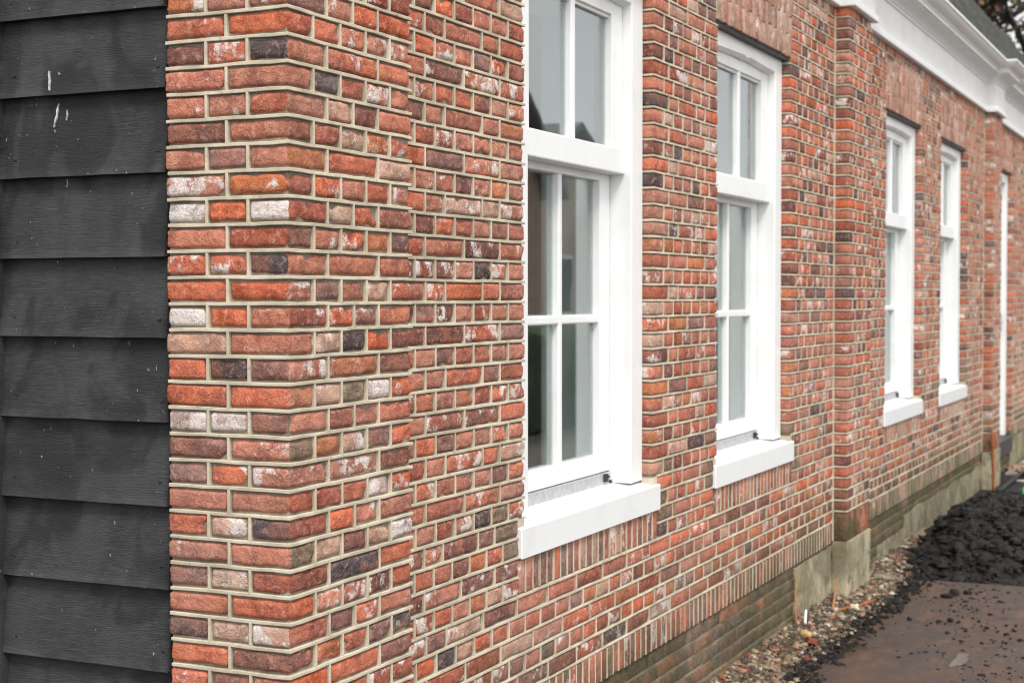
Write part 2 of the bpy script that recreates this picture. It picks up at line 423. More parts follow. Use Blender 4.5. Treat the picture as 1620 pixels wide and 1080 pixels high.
pier_rest = MB(); n_obj = 0
G = .0055                                     # half joint kept free at each brick end
for k in range(-15, 42):
    z1 = zj(k) - .0080 + RR.uniform(-.001, .001); z0 = zj(k+1) + .0080 + RR.uniform(-.001, .001)
    A = (k % 2 == 0)
    known = k in PIER
    if known: gc, sc_ = PIER[k]; gc = gc.split(); sc_ = sc_.split()
    else:
        gc = [rcode(RR) for _ in range(2 if A else 3)]; gc[-1] += '/' + rcode(RR); sc_ = [rcode(RR) for _ in range(4 if A else 3)]
    jg = [.165] if A else [.108, .221]                            # joints on the gable face (y)
    js = ([.107, .225, .342, .459] if A else ([.166, .283, .400] if len(sc_) == 3 else [.166, .400]))
    ce = jg[0]; cs = js[0]
    fo = lambda: RR.uniform(-.0022, .0018)
    near = known
    def put(lo, hi, code, f2=None):
        global n_obj
        if near:
            brick_obj(pier, lo, hi, code, RR.randrange(10**9), True, f2); n_obj += 1
        else: brick_far(pier_rest, lo, hi, code, RR.randrange(10**9), skip=())
    a, b2 = (gc[-1].split('/') + [None])[:2]
    put((fo(), fo(), z0), (cs-G, ce-G, z1), a, b2)
    ys = jg + [PY]
    for i in range(len(ys)-1):                                    # gable bricks, left of the corner one
        put((fo(), ys[i]+G, z0), (.10, ys[i+1]-(G if i < len(ys)-2 else RR.uniform(-.004, .004)), z1), gc[-2-i])
    xs = js + [PX]
    for i in range(len(xs)-1):
        last = i == len(xs)-2
        put((xs[i]+G, fo(), z0), (xs[i+1]-(G if not last else RR.uniform(-.003, .005)), .07 if last else .06, z1), sc_[i].replace('-', ''))
    # joints
    strip(pier_s, [(0, PY-RR.uniform(.001, .007)), (0, 0), (PX, 0), (PX, .06)], zj(k), JW, .0018, .012, RR)
    for y in jg: perp(pier_s, (-.0015, y-.0037, zj(k+1)+.003), (.012, y+.0037, zj(k)-.003))
    for x in js: perp(pier_s, (x-.0037, -.0015, zj(k+1)+.003), (x+.0037, .012, zj(k)-.003))
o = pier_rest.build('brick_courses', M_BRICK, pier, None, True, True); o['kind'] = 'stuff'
o = pier_s.build('mortar_joint', M_MORTAR, pier); o['kind'] = 'stuff'

# ------------------------------------------------------------------ long wall
WIN = [(1.404, 2.558), (3.330, 4.485), (6.710, 7.860), (8.620, 9.740)]
DOOR = (11.30, 12.45)
PIL = [(5.372, 5.932), (10.650, 11.164)]
PILP = .078                                   # projection of the pilasters
XE = 22.0
ZH, ZA = 1.165, 1.457                         # window head, arch top
SILL_T, SILL_B, SILL_X = -.690, -.784, .047
wall_b = MB(); wall_s = MB(); wall_rest = MB()
# backing wall with openings (boxes butted end to end)
ops = [(a, b2, -.70, 1.19) for a, b2 in WIN] + [(DOOR[0], DOOR[1], -1.308, 1.19)]
x = .50; YB0, YB1 = D+.0075, D+.28
for a, b2, lo, hi in ops:
    V, Fc = surf_box(None, None, [x, a-.006], [YB0, YB1], [-1.312, 1.95]); wall_b.add(V, Fc)
    V, Fc = surf_box(None, None, [a-.006, b2+.006], [YB0, YB1], [hi, 1.95]); wall_b.add(V, Fc)
    V, Fc = surf_box(None, None, [a-.006, b2+.006], [YB0, YB1], [-1.312, lo]); wall_b.add(V, Fc)
    x = b2+.006
V, Fc = surf_box(None, None, [x, XE], [YB0, YB1], [-1.312, 1.95]); wall_b.add(V, Fc)
wall = hpart(wall_b, 'wall', M_BED)
mk(wall, 'red brick side wall with raised pale joints')

def fill_row(k, a, b2, kind, par, jamb):
    """list of (x0, x1) bricks between a and b2"""
    n = max(1, round((b2-a)/HP)); p = (b2-a)/n
    if kind == 'h' or n < 3: js = [a+p*i for i in range(n+1)]
    else:
        u = [0, 1.5] if par else ([0, 1.5] if n % 2 else [0, 1.5])
        if par and n >= 5: u = [0, 1.5, 2.5]
        while u[-1]+2 <= n-1.5+1e-6: u.append(u[-1]+2)
        if n-u[-1] > 1.5+1e-6:
            u.append(n-1.5)
        u.append(n); u = sorted(set(u)); js = [a+p*i for i in u]
    return js
WR = random.Random(5)
near_wall = 0
for k in range(-15, 31):
    zt, zb = zj(k), zj(k+1); zc = (zt+zb)/2
    iv = []; x = X0-HP
    if zb > ZA-.02:                                  # above the arches
        iv = [(x, PIL[0][0]), (PIL[0][1], PIL[1][0]), (PIL[1][1], 21.9)]
    else:
        cuts = []
        for (a, b2) in WIN:
            if zt > ZH+.02: cuts.append((a-.018, b2+.018))
            elif zc > SILL_T+.015: cuts.append((a, b2))
            elif zc > -.895: cuts.append((a-SILL_X, b2+SILL_X))
        if zt > ZH+.02: cuts.append((DOOR[0]-.018, DOOR[1]+.018))
        else: cuts.append(DOOR)
        cuts += PIL
        for c0, c1 in sorted(cuts):
            iv.append((x, c0)); x = c1
        iv.append((x, 21.9))
    kind = 'h' if k % 2 == 1 else 's'
    par = (k//2) % 2
    z1 = zt-.0072; z0 = zb+.0072
    for a, b2 in iv:
        if b2-a < .03: continue
        js = fill_row(k, a, b2, kind, par, None)
        jl = a in [q[1] for q in WIN] or a == DOOR[1]
        for i in range(len(js)-1):
            l = js[i] + (G if i > 0 else 0); r_ = js[i+1] - (G if i < len(js)-2 else RR.uniform(-.002, .003))
            if l > a and r_-l < .02: continue
            lo = (l, D+WR.uniform(-.002, .0016), z0+WR.uniform(-.001, .001)); hi = (r_, D+.10, z1+WR.uniform(-.001, .001))
            code = rcode(WR)
            if WR.random() < .5 and -.86 < zc < -.55 and any(abs(l-q[1]) < .13 or abs(r_-q[0]) < .13 for q in WIN): code = 'G'
            sd_ = WR.randrange(10**9)
            if (a < 1.0 and b2 < 1.5 and r_ > .70) or (a < 1 and .70 < r_ and l < 1.25 and -1.03 < zc < -.5):
                hi = (hi[0], D+.055, hi[2])
                brick_obj(wall, lo, hi, code, sd_, True, None); near_wall += 1
            elif l > 12.9: brick_far(wall_rest, lo, hi, code, sd_, n=(1, 1, 1))
            else:
                big = l < 5.4
                brick_far(wall_rest, lo, hi, code, sd_, n=(3, 1, 2) if big else (2, 1, 1))
            if i > 0: perp(wall_s, (js[i]-.0037, D-.0012, zb+.003), (js[i]+.0037, D+.012, zt-.003))
        yin = D+.05
        pts = [(a, yin), (a, D), (b2, D), (b2, yin)]
        strip(wall_s, pts, zt, JW, .0016, .012, WR, step=.09 if a < 5 else .4)
# joint that closes the lowest course
for a, b2 in ((X0-HP, PIL[0][0]), (PIL[0][1], PIL[1][0]), (PIL[1][1], DOOR[0]), (DOOR[1], 21.9)):
    strip(wall_s, [(a, D+.05), (a, D), (b2, D), (b2, D+.05)], zj(31), JW, .0016, .012, WR, step=.1)
# soldier course on top of the plinth
def soldiers(mb, a, b2, z0, z1, y, pitch, rr, fan=0.0, codes=None, depth=.1, gap=.0045, two=False):
    n = round((b2-a)/pitch); p = (b2-a)/n; xc = (a+b2)/2
    for i in range(n):
        l, r_ = a+p*i+gap, a+p*(i+1)-gap
        segs = [(z0, z1)]
        if two:
            zs = z0+(z1-z0)*(.34 if i % 2 else .66)+rr.uniform(-.006, .006); segs = [(z0, zs-.003), (zs+.003, z1)]
        for s0, s1 in segs:
            sdv = rr.randrange(10**9)
            code = rr.choice(codes)+('w' if rr.random() < .3 else '') if codes else rcode(rr)
            V, Fc = brick_geo((l, y+rr.uniform(-.002, .002), s0+rr.uniform(0, .002)), (r_, y+depth, s1-rr.uniform(0, .002)), (1, 1, 2), .004, sdv, .0011, 0, ('y1',))
            if fan: V = [(q[0]+(q[0]-xc)*fan*(q[2]-z0)/(z1-z0), q[1], q[2]) for q in V]
            r3 = random.Random(sdv); mb.add(V, Fc, colour(code, r3), (r3.random(), r3.random(), r3.random(), 1))
        if i and not two: perp(wall_s, (a+p*i-.0036, D-.0008, z0), (a+p*i+.0036, D+.01, z1))
for a, b2 in ((X0-HP, PIL[0][0]), (PIL[0][1], PIL[1][0]), (PIL[1][1], DOOR[0]), (DOOR[1], 21.9)):
    soldiers(wall_rest, a, b2, zj(31)-.112, zj(31)-.006, D, .0555, WR, codes='SSBBDPRG')
# soldiers below the sills, flat arches above the windows
for a, b2 in WIN:
    for x0_, x1_ in ((a-SILL_X, a), (b2, b2+SILL_X)): perp(wall_s, (x0_, D+.002, -.687), (x1_, D+.05, zj(22)-.004))
PAL['A'] = lin(184, 146, 128); PAL['C'] = lin(166, 122, 104)
arch_m = MB()
for a, b2 in WIN:
    soldiers(wall_rest, a-SILL_X, b2+SILL_X, -.893, SILL_B-.004, D+.001, .0545, WR, codes='SSSBRDPPT')
    strip(wall_s, [(a-SILL_X-.06, D), (b2+SILL_X+.06, D)], zj(26), JW, .003, .012, WR)
for a, b2 in WIN + [DOOR]:
    soldiers(wall_rest, a-.004, b2+.004, ZH, ZA, D-.002, .0505, WR, fan=.032, codes='AAACCT', gap=.0028, two=True)
    V, Fc = surf_box(None, None, [a-.012, b2+.012], [D+.0025, D+.006], [ZH+.004, ZA-.002]); wall_s.add(V, Fc)
    strip(wall_s, [(a-.02, D), (b2+.02, D)], ZA+.004, JW*.8, .0022, .012, WR)
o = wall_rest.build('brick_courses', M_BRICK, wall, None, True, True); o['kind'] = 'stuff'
o = wall_s.build('mortar_joint', M_MORTAR, wall); o['kind'] = 'stuff'
print('near bricks', n_obj, near_wall)

# ------------------------------------------------------------------ pilasters
for pi, (a, b2) in enumerate(PIL):
    yf = D-PILP
    pb = MB(); V, Fc = surf_box(None, None, [a+.0075, b2-.0075], [yf+.0075, D+.007], [-1.7, 1.55]); pb.add(V, Fc)
    po = hpart(pb, 'pilaster', M_BED)
    mk(po, ['brick pilaster between the second and third window', 'brick pilaster beside the far white door'][pi])
    br = MB(); st = MB()
    for k in range(-15, 30):
        zt, zb = zj(k), zj(k+1)
        n = 5; p = (b2-a)/n
        js = [0, 1, 2, 3, 4, 5] if k % 2 else [0, 1.5, 3.5, 5]
        js = [a+p*i for i in js]
        for i in range(len(js)-1):
            l = js[i]+(G if i else 0); r_ = js[i+1]-(G if i < len(js)-2 else 0)
            brick_far(br, (l, yf+WR.uniform(-.002, .002), zb+.0075), (r_, D+.004, zt-.0075), rcode(WR), WR.randrange(10**9), skip=('y1',), n=(2, 2, 1))
            if i: perp(st, (js[i]-.0045, yf-.001, zb+.003), (js[i]+.0045, yf+.012, zt-.003))
        strip(st, [(a, D+.004), (a, yf), (b2, yf), (b2, D+.004)], zt, JW, .0016, .012, WR, step=.1)
    strip(st, [(a, D+.004), (a, yf), (b2, yf), (b2, D+.004)], zj(30), JW, .0016, .012, WR, step=.1)
    n = 10; p = (b2-a)/n
    for i in range(n):
        brick_far(br, (a+p*i+(.0045 if i else 0), yf, -1.300), (a+p*(i+1)-(.0045 if i < n-1 else 0), D+.004, zj(30)-.007), WR.choice('SSBRDP'), WR.randrange(10**9), n=(1, 2, 1))
    # upright joint in the inner corners
    for xx in (a-.006, b2+.006): perp(st, (xx-.006, D-.007, -1.30), (xx+.006, D+.008, 1.545))
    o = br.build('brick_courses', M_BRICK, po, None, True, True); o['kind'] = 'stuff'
    o = st.build('mortar_joint', M_MORTAR, po); o['kind'] = 'stuff'

# ------------------------------------------------------------------ plinth
PZ = zj(31)-.118
YP = D+.010
pl_b = MB(); V, Fc = surf_box(None, None, [.5, XE], [YP+.006, YP+.1], [-2.2, PZ-.002]); pl_b.add(V, Fc)
plinth = hpart(pl_b, 'plinth', M_PMORT); mk(plinth, 'weathered grey green brick plinth at the foot of the wall')
def plinth_colour(rr, X):
    c = rr.choice(((92, 86, 70), (104, 97, 80), (84, 80, 70), (116, 104, 84), (98, 84, 66)))
    if rr.random() < .10: c = (150, 108, 78)
    q = lin(*c, rr.uniform(.62, .9)); return (*q, rr.uniform(0, .25))
pl = MB(); PR = random.Random(9)
for j in range(9):
    zt = PZ-.004-.062*j; x = .55-(.11 if j % 2 else 0)
    while x < 21.6:
        L = .22
        V, Fc = brick_geo((x+.005, YP+PR.uniform(-.002, .002), zt-.052), (x+L-.005, YP+.05, zt), (2, 1, 1), .004, PR.randrange(10**9), .0012, 0)
        pl.add(V, Fc, plinth_colour(PR, x), (PR.random(), PR.random(), PR.random(), 1)); x += L
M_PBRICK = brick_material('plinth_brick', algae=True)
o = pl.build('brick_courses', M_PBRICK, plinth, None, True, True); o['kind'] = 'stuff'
# cement render on parts of the plinth
M_RENDER, t, b = mat('old_cement_render'); P = pos(t)
n1 = noise_n(t, P, 4, 6, .65, .5); n2 = noise_n(t, P, 70, 5, .7); n3 = noise_n(t, P, 14, 5, .6, .8)
c = mix(t, ramp(t, n1, .35, .65), lin(128, 120, 100), lin(172, 162, 138))
c = mix(t, ramp(t, n3, .50, .66, 0, .8), c, lin(96, 94, 68)); c = mix(t, ramp(t, noise_n(t, P, 2.2, 6, .7, .6), .48, .62, 0, .6), c, lin(112, 104, 84)); c = mix(t, ramp(t, n2, .62, .75, 0, .6), c, lin(80, 76, 66))
t.links.new(c, b.inputs['Base Color']); b.inputs['Roughness'].default_value = .95; b.inputs['Specular IOR Level'].default_value = .15
bump(t, b, math_n(t, 'ADD', n2, n3), .7, .006)
M_RENDER2 = M_RENDER.copy(); M_RENDER2.name = 'mossy_cement_render'
for nd in M_RENDER2.node_tree.nodes:
    if nd.type == 'MIX' and nd.data_type == 'RGBA' and not nd.inputs[6].is_linked: nd.inputs[6].default_value = (*lin(112, 106, 86), 1); nd.inputs[7].default_value = (*lin(150, 143, 120), 1)
def render_patch(xa, xb, y, ztop, zbot, seed, depth=.03, jag=.03, ret=None):
    rr = random.Random(seed); mb = MB(); n = max(3, int((xb-xa)/.04)); mz = 10
    V = []; Fc = []
    for i in range(n+1):
        u = i/n; zt = ztop + noise.noise(Vector((xa*3+u*9, seed, 0)))*jag
        for j in range(mz+1):
            v = j/mz; xx = xa+(xb-xa)*u + (noise.noise(Vector((v*6, seed, 3)))*jag if i in (0, n) else 0)
            V.append((xx, y+noise.noise(Vector((xx*9, v*7, seed)))*.004, zt+(zbot-zt)*v))
    s = mz+1
    for i in range(n):
        for j in range(mz): Fc.append((i*s+j, i*s+j+1, (i+1)*s+j+1, (i+1)*s+j))
    o = len(V); V += [(q[0], y+depth, q[2]) for q in V]
    ring = [i*s for i in range(n+1)] + [n*s+j for j in range(1, s)] + [i*s+mz for i in range(n-1, -1, -1)] + [j for j in range(mz-1, 0, -1)]
    for q in range(len(ring)):
        p0, p1 = ring[q], ring[(q+1) % len(ring)]; Fc.append((p0, p1, p1+o, p0+o))
    mb.add(V, Fc); return mb
for args in ((4.62, 5.372, YP-.006, PZ-.012, -1.9, 3), (6.55, 7.4, YP-.004, PZ-.19, -1.9, 5), (7.35, 10.65, YP-.004, PZ-.10, -1.9, 8), (12.45, 15.5, YP-.004, PZ-.01, -1.9, 11)):
    render_patch(*args).build('render_patch', M_RENDER if args[0] < 5 else M_RENDER2, plinth)
for a, b2 in PIL:
    yf = D-PILP
    V, Fc = rbox((a-.004, yf-.005, -1.95), (b2+.004, D+.004, -1.303), .006, (8, 4, 12))
    V = [(q[0]+noise.noise(Vector(q)*7)*.007+noise.noise(Vector(q)*23)*.004, q[1]+noise.noise(Vector(q)*9+Vector((5, 0, 0)))*.009, q[2]) for q in V]
    mb = MB(); mb.add(V, Fc); mb.build('pilaster_foot', M_RENDER, plinth, None, True)

# ------------------------------------------------------------------ windows
YF, YU, YL = .109, .146, .194
def add(mb, lo, hi, r=.003): V, Fc = rbox(lo, hi, r); mb.add(V, Fc)
WLAB = ['white sash window nearest the house corner', 'second white sash window from the house corner',
        'white sash window just past the first pilaster', 'white sash window farthest along, before the second pilaster']
def make_window(i, a, b2):
    xi0, xi1 = a+.121, b2-.121; xm = (a+b2)/2
    fm = MB()
    zt = 1.150; zb = -.674
    for x0, x1, inner in ((a+.004, xi0, 1), (xi1, b2-.004, -1)):          # jambs with stop-chamfered arris
        add(fm, (x0, YF, zb), (x1, YF+.14, zt), .005)
    # shaped head: lower edge rises to a small ogee in the middle
    n = 24; V = []; Fc = []
    def zlow(u):
        d = abs(u-.5)
        if d < .045: return 1.097 - .008*math.cos(d/.045*math.pi/2)
        return 1.084 + (.013)*(1-(d-.045)/.455)
    us = [q/n for q in range(n+1)] + [.5-.045, .5+.045, .5-.05, .5+.05, .5-.02, .5+.02]
    us = sorted(set(us))
    for u in us:
        xx = xi0 + (xi1-xi0)*u; zl = zlow(u)
        V += [(xx, YF+.002, zt), (xx, YF+.002, zl), (xx, YF+.034, zl-.012), (xx, YF+.034, zt)]
    for q in range(len(us)-1):
        o = q*4
        for j in range(4): Fc.append((o+j, o+4+j, o+4+(j+1) % 4, o+(j+1) % 4))
    fm.add(V, Fc)
    add(fm, (xi0, YF+.036, 1.085), (xi1, YF+.14, zt-.001), .003)
    wo = hpart(fm, 'window', M_WHITE); mk(wo, WLAB[i])
    # upper sash (fixed, outer)
    um = MB(); y0, y1 = YU, YU+.045
    gx0, gx1 = xi0+.088, xi1-.104
    add(um, (xi0+.001, y0, .463), (gx0, y1, 1.083)); add(um, (gx1, y0, .463), (xi1-.001, y1, 1.083))
    add(um, (gx0-.001, y0+.0006, 1.030), (gx1+.001, y1, 1.083))
    add(um, (xi0+.001, y0-.012, .462), (xi1-.0005, y1+.002, .553), .005)
    xb = (gx0+gx1)/2 + .012
    add(um, (xb-.017, y0+.003, .550), (xb+.017, y1-.004, 1.034), .006)
    # glazing bead
    for q0, q1 in ((gx0, xb-.017), (xb+.017, gx1)):
        add(um, (q0, y0+.012, 1.018), (q1, y0+.03, 1.031), .002)
    um.build('upper_sash', M_WHITE, wo)
    lm = MB(); y0, y1 = YL, YL+.045
    add(lm, (xi0+.003, y0, -.627), (gx0, y1, .470)); add(lm, (gx1+.003, y0, -.627), (xi1-.0035, y1, .470))
    add(lm, (gx0-.001, y0+.0006, .436), (gx1+.004, y1, .470)); add(lm, (gx0-.001, y0-.0006, -.628), (gx1+.004, y1, -.562), .004)
    add(lm, (xb-.0155, y0+.003, -.565), (xb+.0155, y1-.004, .438), .006)
    add(lm, (gx0-.001, y0+.004, -.080), (gx1+.004, y1-.005, -.049), .006)
    lm.build('lower_sash', M_WHITE, wo)
    gaps = MB()                                        # rubber seal beside the sliding sash
    add(gaps, (xi1-.0035, YL+.004, -.63), (xi1-.0005, YL+.04, .46), .0005); gaps.build('seal', M_BLACKRUB, wo)
    for q0, q1, z0, z1, yy in ((gx0, xb-.017, .552, 1.03, YU+.026), (xb+.017, gx1, .552, 1.03, YU+.026),
                               (gx0, xb-.015, -.563, -.078, YL+.026), (xb+.015, gx1+.003, -.563, -.078, YL+.026),
                               (gx0, xb-.015, -.051, .437, YL+.026), (xb+.015, gx1+.003, -.051, .437, YL+.026)):
        g = MB(); tl = rng.uniform(-.0006, .0006)
        V, Fc = surf_box(None, None, [q0-.004, q1+.004], [yy, yy+.0035], [z0-.004, z1+.004])
        V = [(q[0], q[1]+tl*(q[0]-q0)/(q1-q0), q[2]) for q in V]
        g.add(V, Fc); g.build('pane', M_GLASS, wo)
        s = MB()                                       # dark spacer round the double glazing
        for bx in (((q0, yy+.006, z0), (q0+.007, yy+.016, z1)), ((q1-.007, yy+.006, z0), (q1, yy+.016, z1)), ((q0, yy+.006, z0), (q1, yy+.016, z0+.007)), ((q0, yy+.006, z1-.007), (q1, yy+.016, z1))):
            V, Fc = surf_box(None, None, [bx[0][0], bx[1][0]], [bx[0][1], bx[1][1]], [bx[0][2], bx[1][2]]); s.add(V, Fc)
        s.build('glazing_spacer', M_ALU, wo)
    st = MB(); V, Fc = rbox((xi0, YL-.004, -.674), (xi1, YL+.03, -.631), .002); st.add(V, Fc); st.build('weather_strip', M_ALU, wo)
    lk = MB(); add(lk, (xi1-.075, YL-.016, -.664), (xi1-.050, YL-.003, -.634), .002); add(lk, (xi1-.066, YL-.024, -.648), (xi1-.058, YL-.010, -.640), .002)
    add(lk, (xi1-.018, YL-.010, -.674), (xi1-.002, YL-.002, -.662), .001); lk.build('sash_lock', M_BLACKRUB, wo)
    # sill with sloping top
    sm = MB(); xa, xb2 = a-SILL_X, b2+SILL_X
    prof = [(D-.012, SILL_B), (D-.012, SILL_T-.004), (D-.009, SILL_T), (YF+.10, -.671), (YF+.10, SILL_B)]
    V = []; Fc = []
    xs = [xa, xa+.003] + [xa+(xb2-xa)*q/8 for q in range(1, 8)] + [xb2-.003, xb2]
    for q, xx in enumerate(xs):
        e = .003 if q in (0, len(xs)-1) else 0
        for yy, zz in prof: V.append((xx, yy+(e if yy < .1 else 0), zz-(e if zz > -.75 else -e)))
    for q in range(len(xs)-1):
        for j in range(5): Fc.append((q*5+j, q*5+(j+1) % 5, (q+1)*5+(j+1) % 5, (q+1)*5+j))
    Fc.append(tuple(range(4, -1, -1))); Fc.append(tuple((len(xs)-1)*5+j for j in range(5)))
    sm.add(V, Fc); sm.build('sill', M_WHITE, wo)
    dk = MB(); V, Fc = surf_box(None, None, [a+.002, b2-.002], [D+.012, YF+.1], [1.1505, 1.186]); dk.add(V, Fc); dk.build('lintel', M_DARK, wo)
    # white lining inside
    ln = MB()
    for bx in (((a+.02, .255, -.66), (a+.125, .47, 1.12)), ((b2-.125, .255, -.66), (b2-.02, .47, 1.12)), ((a+.125, .255, 1.06), (b2-.125, .47, 1.12)), ((a+.0, .255, -.69), (b2-.0, .50, -.661))):
        V, Fc = surf_box(None, None, [bx[0][0], bx[1][0]], [bx[0][1], bx[1][1]], [bx[0][2], bx[1][2]]); ln.add(V, Fc)
    ln.build('inner_lining', M_LINING, wo)
for i, (a, b2) in enumerate(WIN): make_window(i, a, b2)

# room behind the windows
rm = MB(); V, Fc = surf_box(None, None, [.6, 10.6], [D+.284, 4.2], [-1.5, 1.45], skip=('y0',)); rm.add(V, [tuple(reversed(f)) for f in Fc])
ro = hpart(rm, 'room', M_ROOM); mk(ro, 'dim grey room seen through the windows')

# door at the far end
dm = MB(); a, b2 = DOOR
for x0, x1 in ((a+.004, a+.12), (b2-.12, b2-.004)): add(dm, (x0, YF, -1.30), (x1, YF+.14, 1.15), .005)
add(dm, (a+.118, YF+.001, 1.07), (b2-.118, YF+.139, 1.149), .004)
do = hpart(dm, 'door', M_WHITE); mk(do, 'white door frame and panelled door past the last pilaster')
lf = MB(); add(lf, (a+.12, YF+.06, -1.295), (b2-.12, YF+.105, 1.07))
for z0, z1 in ((-1.15, -.45), (-.30, .95)):
    for x0, x1 in ((a+.22, (a+b2)/2-.04), ((a+b2)/2+.04, b2-.22)): add(lf, (x0, YF+.052, z0), (x1, YF+.062, z1), .004)
lf.build('door_leaf', M_WHITE, do)
hd = MB(); add(hd, (b2-.20, YF+.02, -.32), (b2-.17, YF+.062, -.15), .004); add(hd, (b2-.27, YF+.01, -.24), (b2-.17, YF+.025, -.22), .004); hd.build('door_handle', M_ALU, do)
th = MB(); add(th, (a+.0, D-.02, -1.46), (b2-.0, YF+.14, -1.302), .01); th.build('threshold', M_DARK, do)

# ------------------------------------------------------------------ cornice, gutter, roof
prof = [(.075, 1.553), (.035, 1.553), (.031, 1.558), (.031, 1.585), (.037, 1.592), (.046, 1.600), (.050, 1.604),
        (.050, 1.792), (.040, 1.794), (.040, 1.806), (.032, 1.812), (.026, 1.822), (.012, 1.834), (-.010, 1.846), (-.030, 1.853), (-.040, 1.856), (-.040, 1.862),
        (-.060, 1.864), (-.060, 1.884), (-.067, 1.887), (-.067, 1.893), (-.068, 1.897), (-.080, 1.902), (-.100, 1.910), (-.116, 1.921), (-.126, 1.934), (-.130, 1.942), (-.140, 1.943), (-.140, 1.958), (-.128, 1.960), (-.120, 1.945), (.0, 1.935), (.075, 1.935)]
def offs(Y): return .05 - Y
def sweep(prof, path, name, material):
    """profile carried along a plan path of (x, projection) steps, mitred round the pilasters"""
    mb = MB(); V = []; Fc = []; m_ = len(prof)
    for (x, dy, mx) in path:
        for (yy, zz) in prof:
            V.append((x + mx*offs(yy), yy+dy, zz))
    for q in range(len(path)-1):
        for j in range(m_-1): Fc.append((q*m_+j, q*m_+j+1, (q+1)*m_+j+1, (q+1)*m_+j))
    mb.add(V, Fc); return hpart(mb, name, material)
path = [(-.05, -PILP, 0), (PX, -PILP, 1), (PX, 0, 1)]
for a, b2 in PIL: path += [(a, 0, -1), (a, -PILP, -1), (b2, -PILP, 1), (b2, 0, 1)]
path += [(XE, 0, 0)]
o = sweep(prof[:11], path, 'frieze', M_WHITE2); mk(o, 'flat white frieze board with a bottom moulding')
o = sweep(prof[10:20], path, 'cornice', M_WHITE2); mk(o, 'white cove moulding under the gutter')
o = sweep(prof[19:], path, 'gutter', M_WHITE2); mk(o, 'white moulded gutter along the eaves')
M_ROOF, t, b = mat('mossy_roof'); P = pos(t)
n1 = noise_n(t, P, 1.6, 6, .65, .4); n2 = noise_n(t, P, 7, 6, .7, .5); n3 = noise_n(t, P, 16, 5, .7)
c = mix(t, ramp(t, n1, .38, .62), lin(54, 56, 51), lin(44, 50, 33)); c = mix(t, ramp(t, n2, .45, .65, 0, .8), c, lin(78, 81, 73)); c = mix(t, ramp(t, n3, .46, .62, 0, .75), c, lin(26, 28, 22))
t.links.new(c, b.inputs['Base Color']); b.inputs['Roughness'].default_value = .95
bump(t, b, math_n(t, 'ADD', n2, n3), .8, .03)
rf = MB(); V = []; Fc = []; nx, ny = 220, 22; SL = 1.36; RY = 1.12
for i in range(nx+1):
    for j in range(ny+1):
        xx = -.3+22.5*i/nx; v = j/ny; yy = -.10+(RY+.10)*v
        h = .05*noise.noise(Vector((xx*1.7, v*5, 0)))+.03*noise.noise(Vector((xx*7, v*12, 4)))+(.02 if (j % 2) else 0)
        V.append((xx, yy-h*.8*min(1, v*5), 1.945+SL*(yy+.10)+h*.5))
for i in range(nx):
    for j in range(ny): s = ny+1; Fc.append((i*s+j, (i+1)*s+j, (i+1)*s+j+1, i*s+j+1))
o = len(V)
for i in range(nx+1): V.append((-.3+22.5*i/nx, RY+3.4, 1.5))
for i in range(nx): Fc.append((i*(ny+1)+ny, (i+1)*(ny+1)+ny, o+i+1, o+i))
rf.add(V, Fc); o = hpart(rf, 'roof', M_ROOF, True); mk(o, 'mossy grey green roof slope above the gutter')
gb = MB(); V, Fc = surf_box(None, None, [.35, XE], [.36, 4.4], [-1.7, 1.94], skip=('y0',)); gb.add(V, Fc); hpart(gb, 'rear_wall', M_BED)

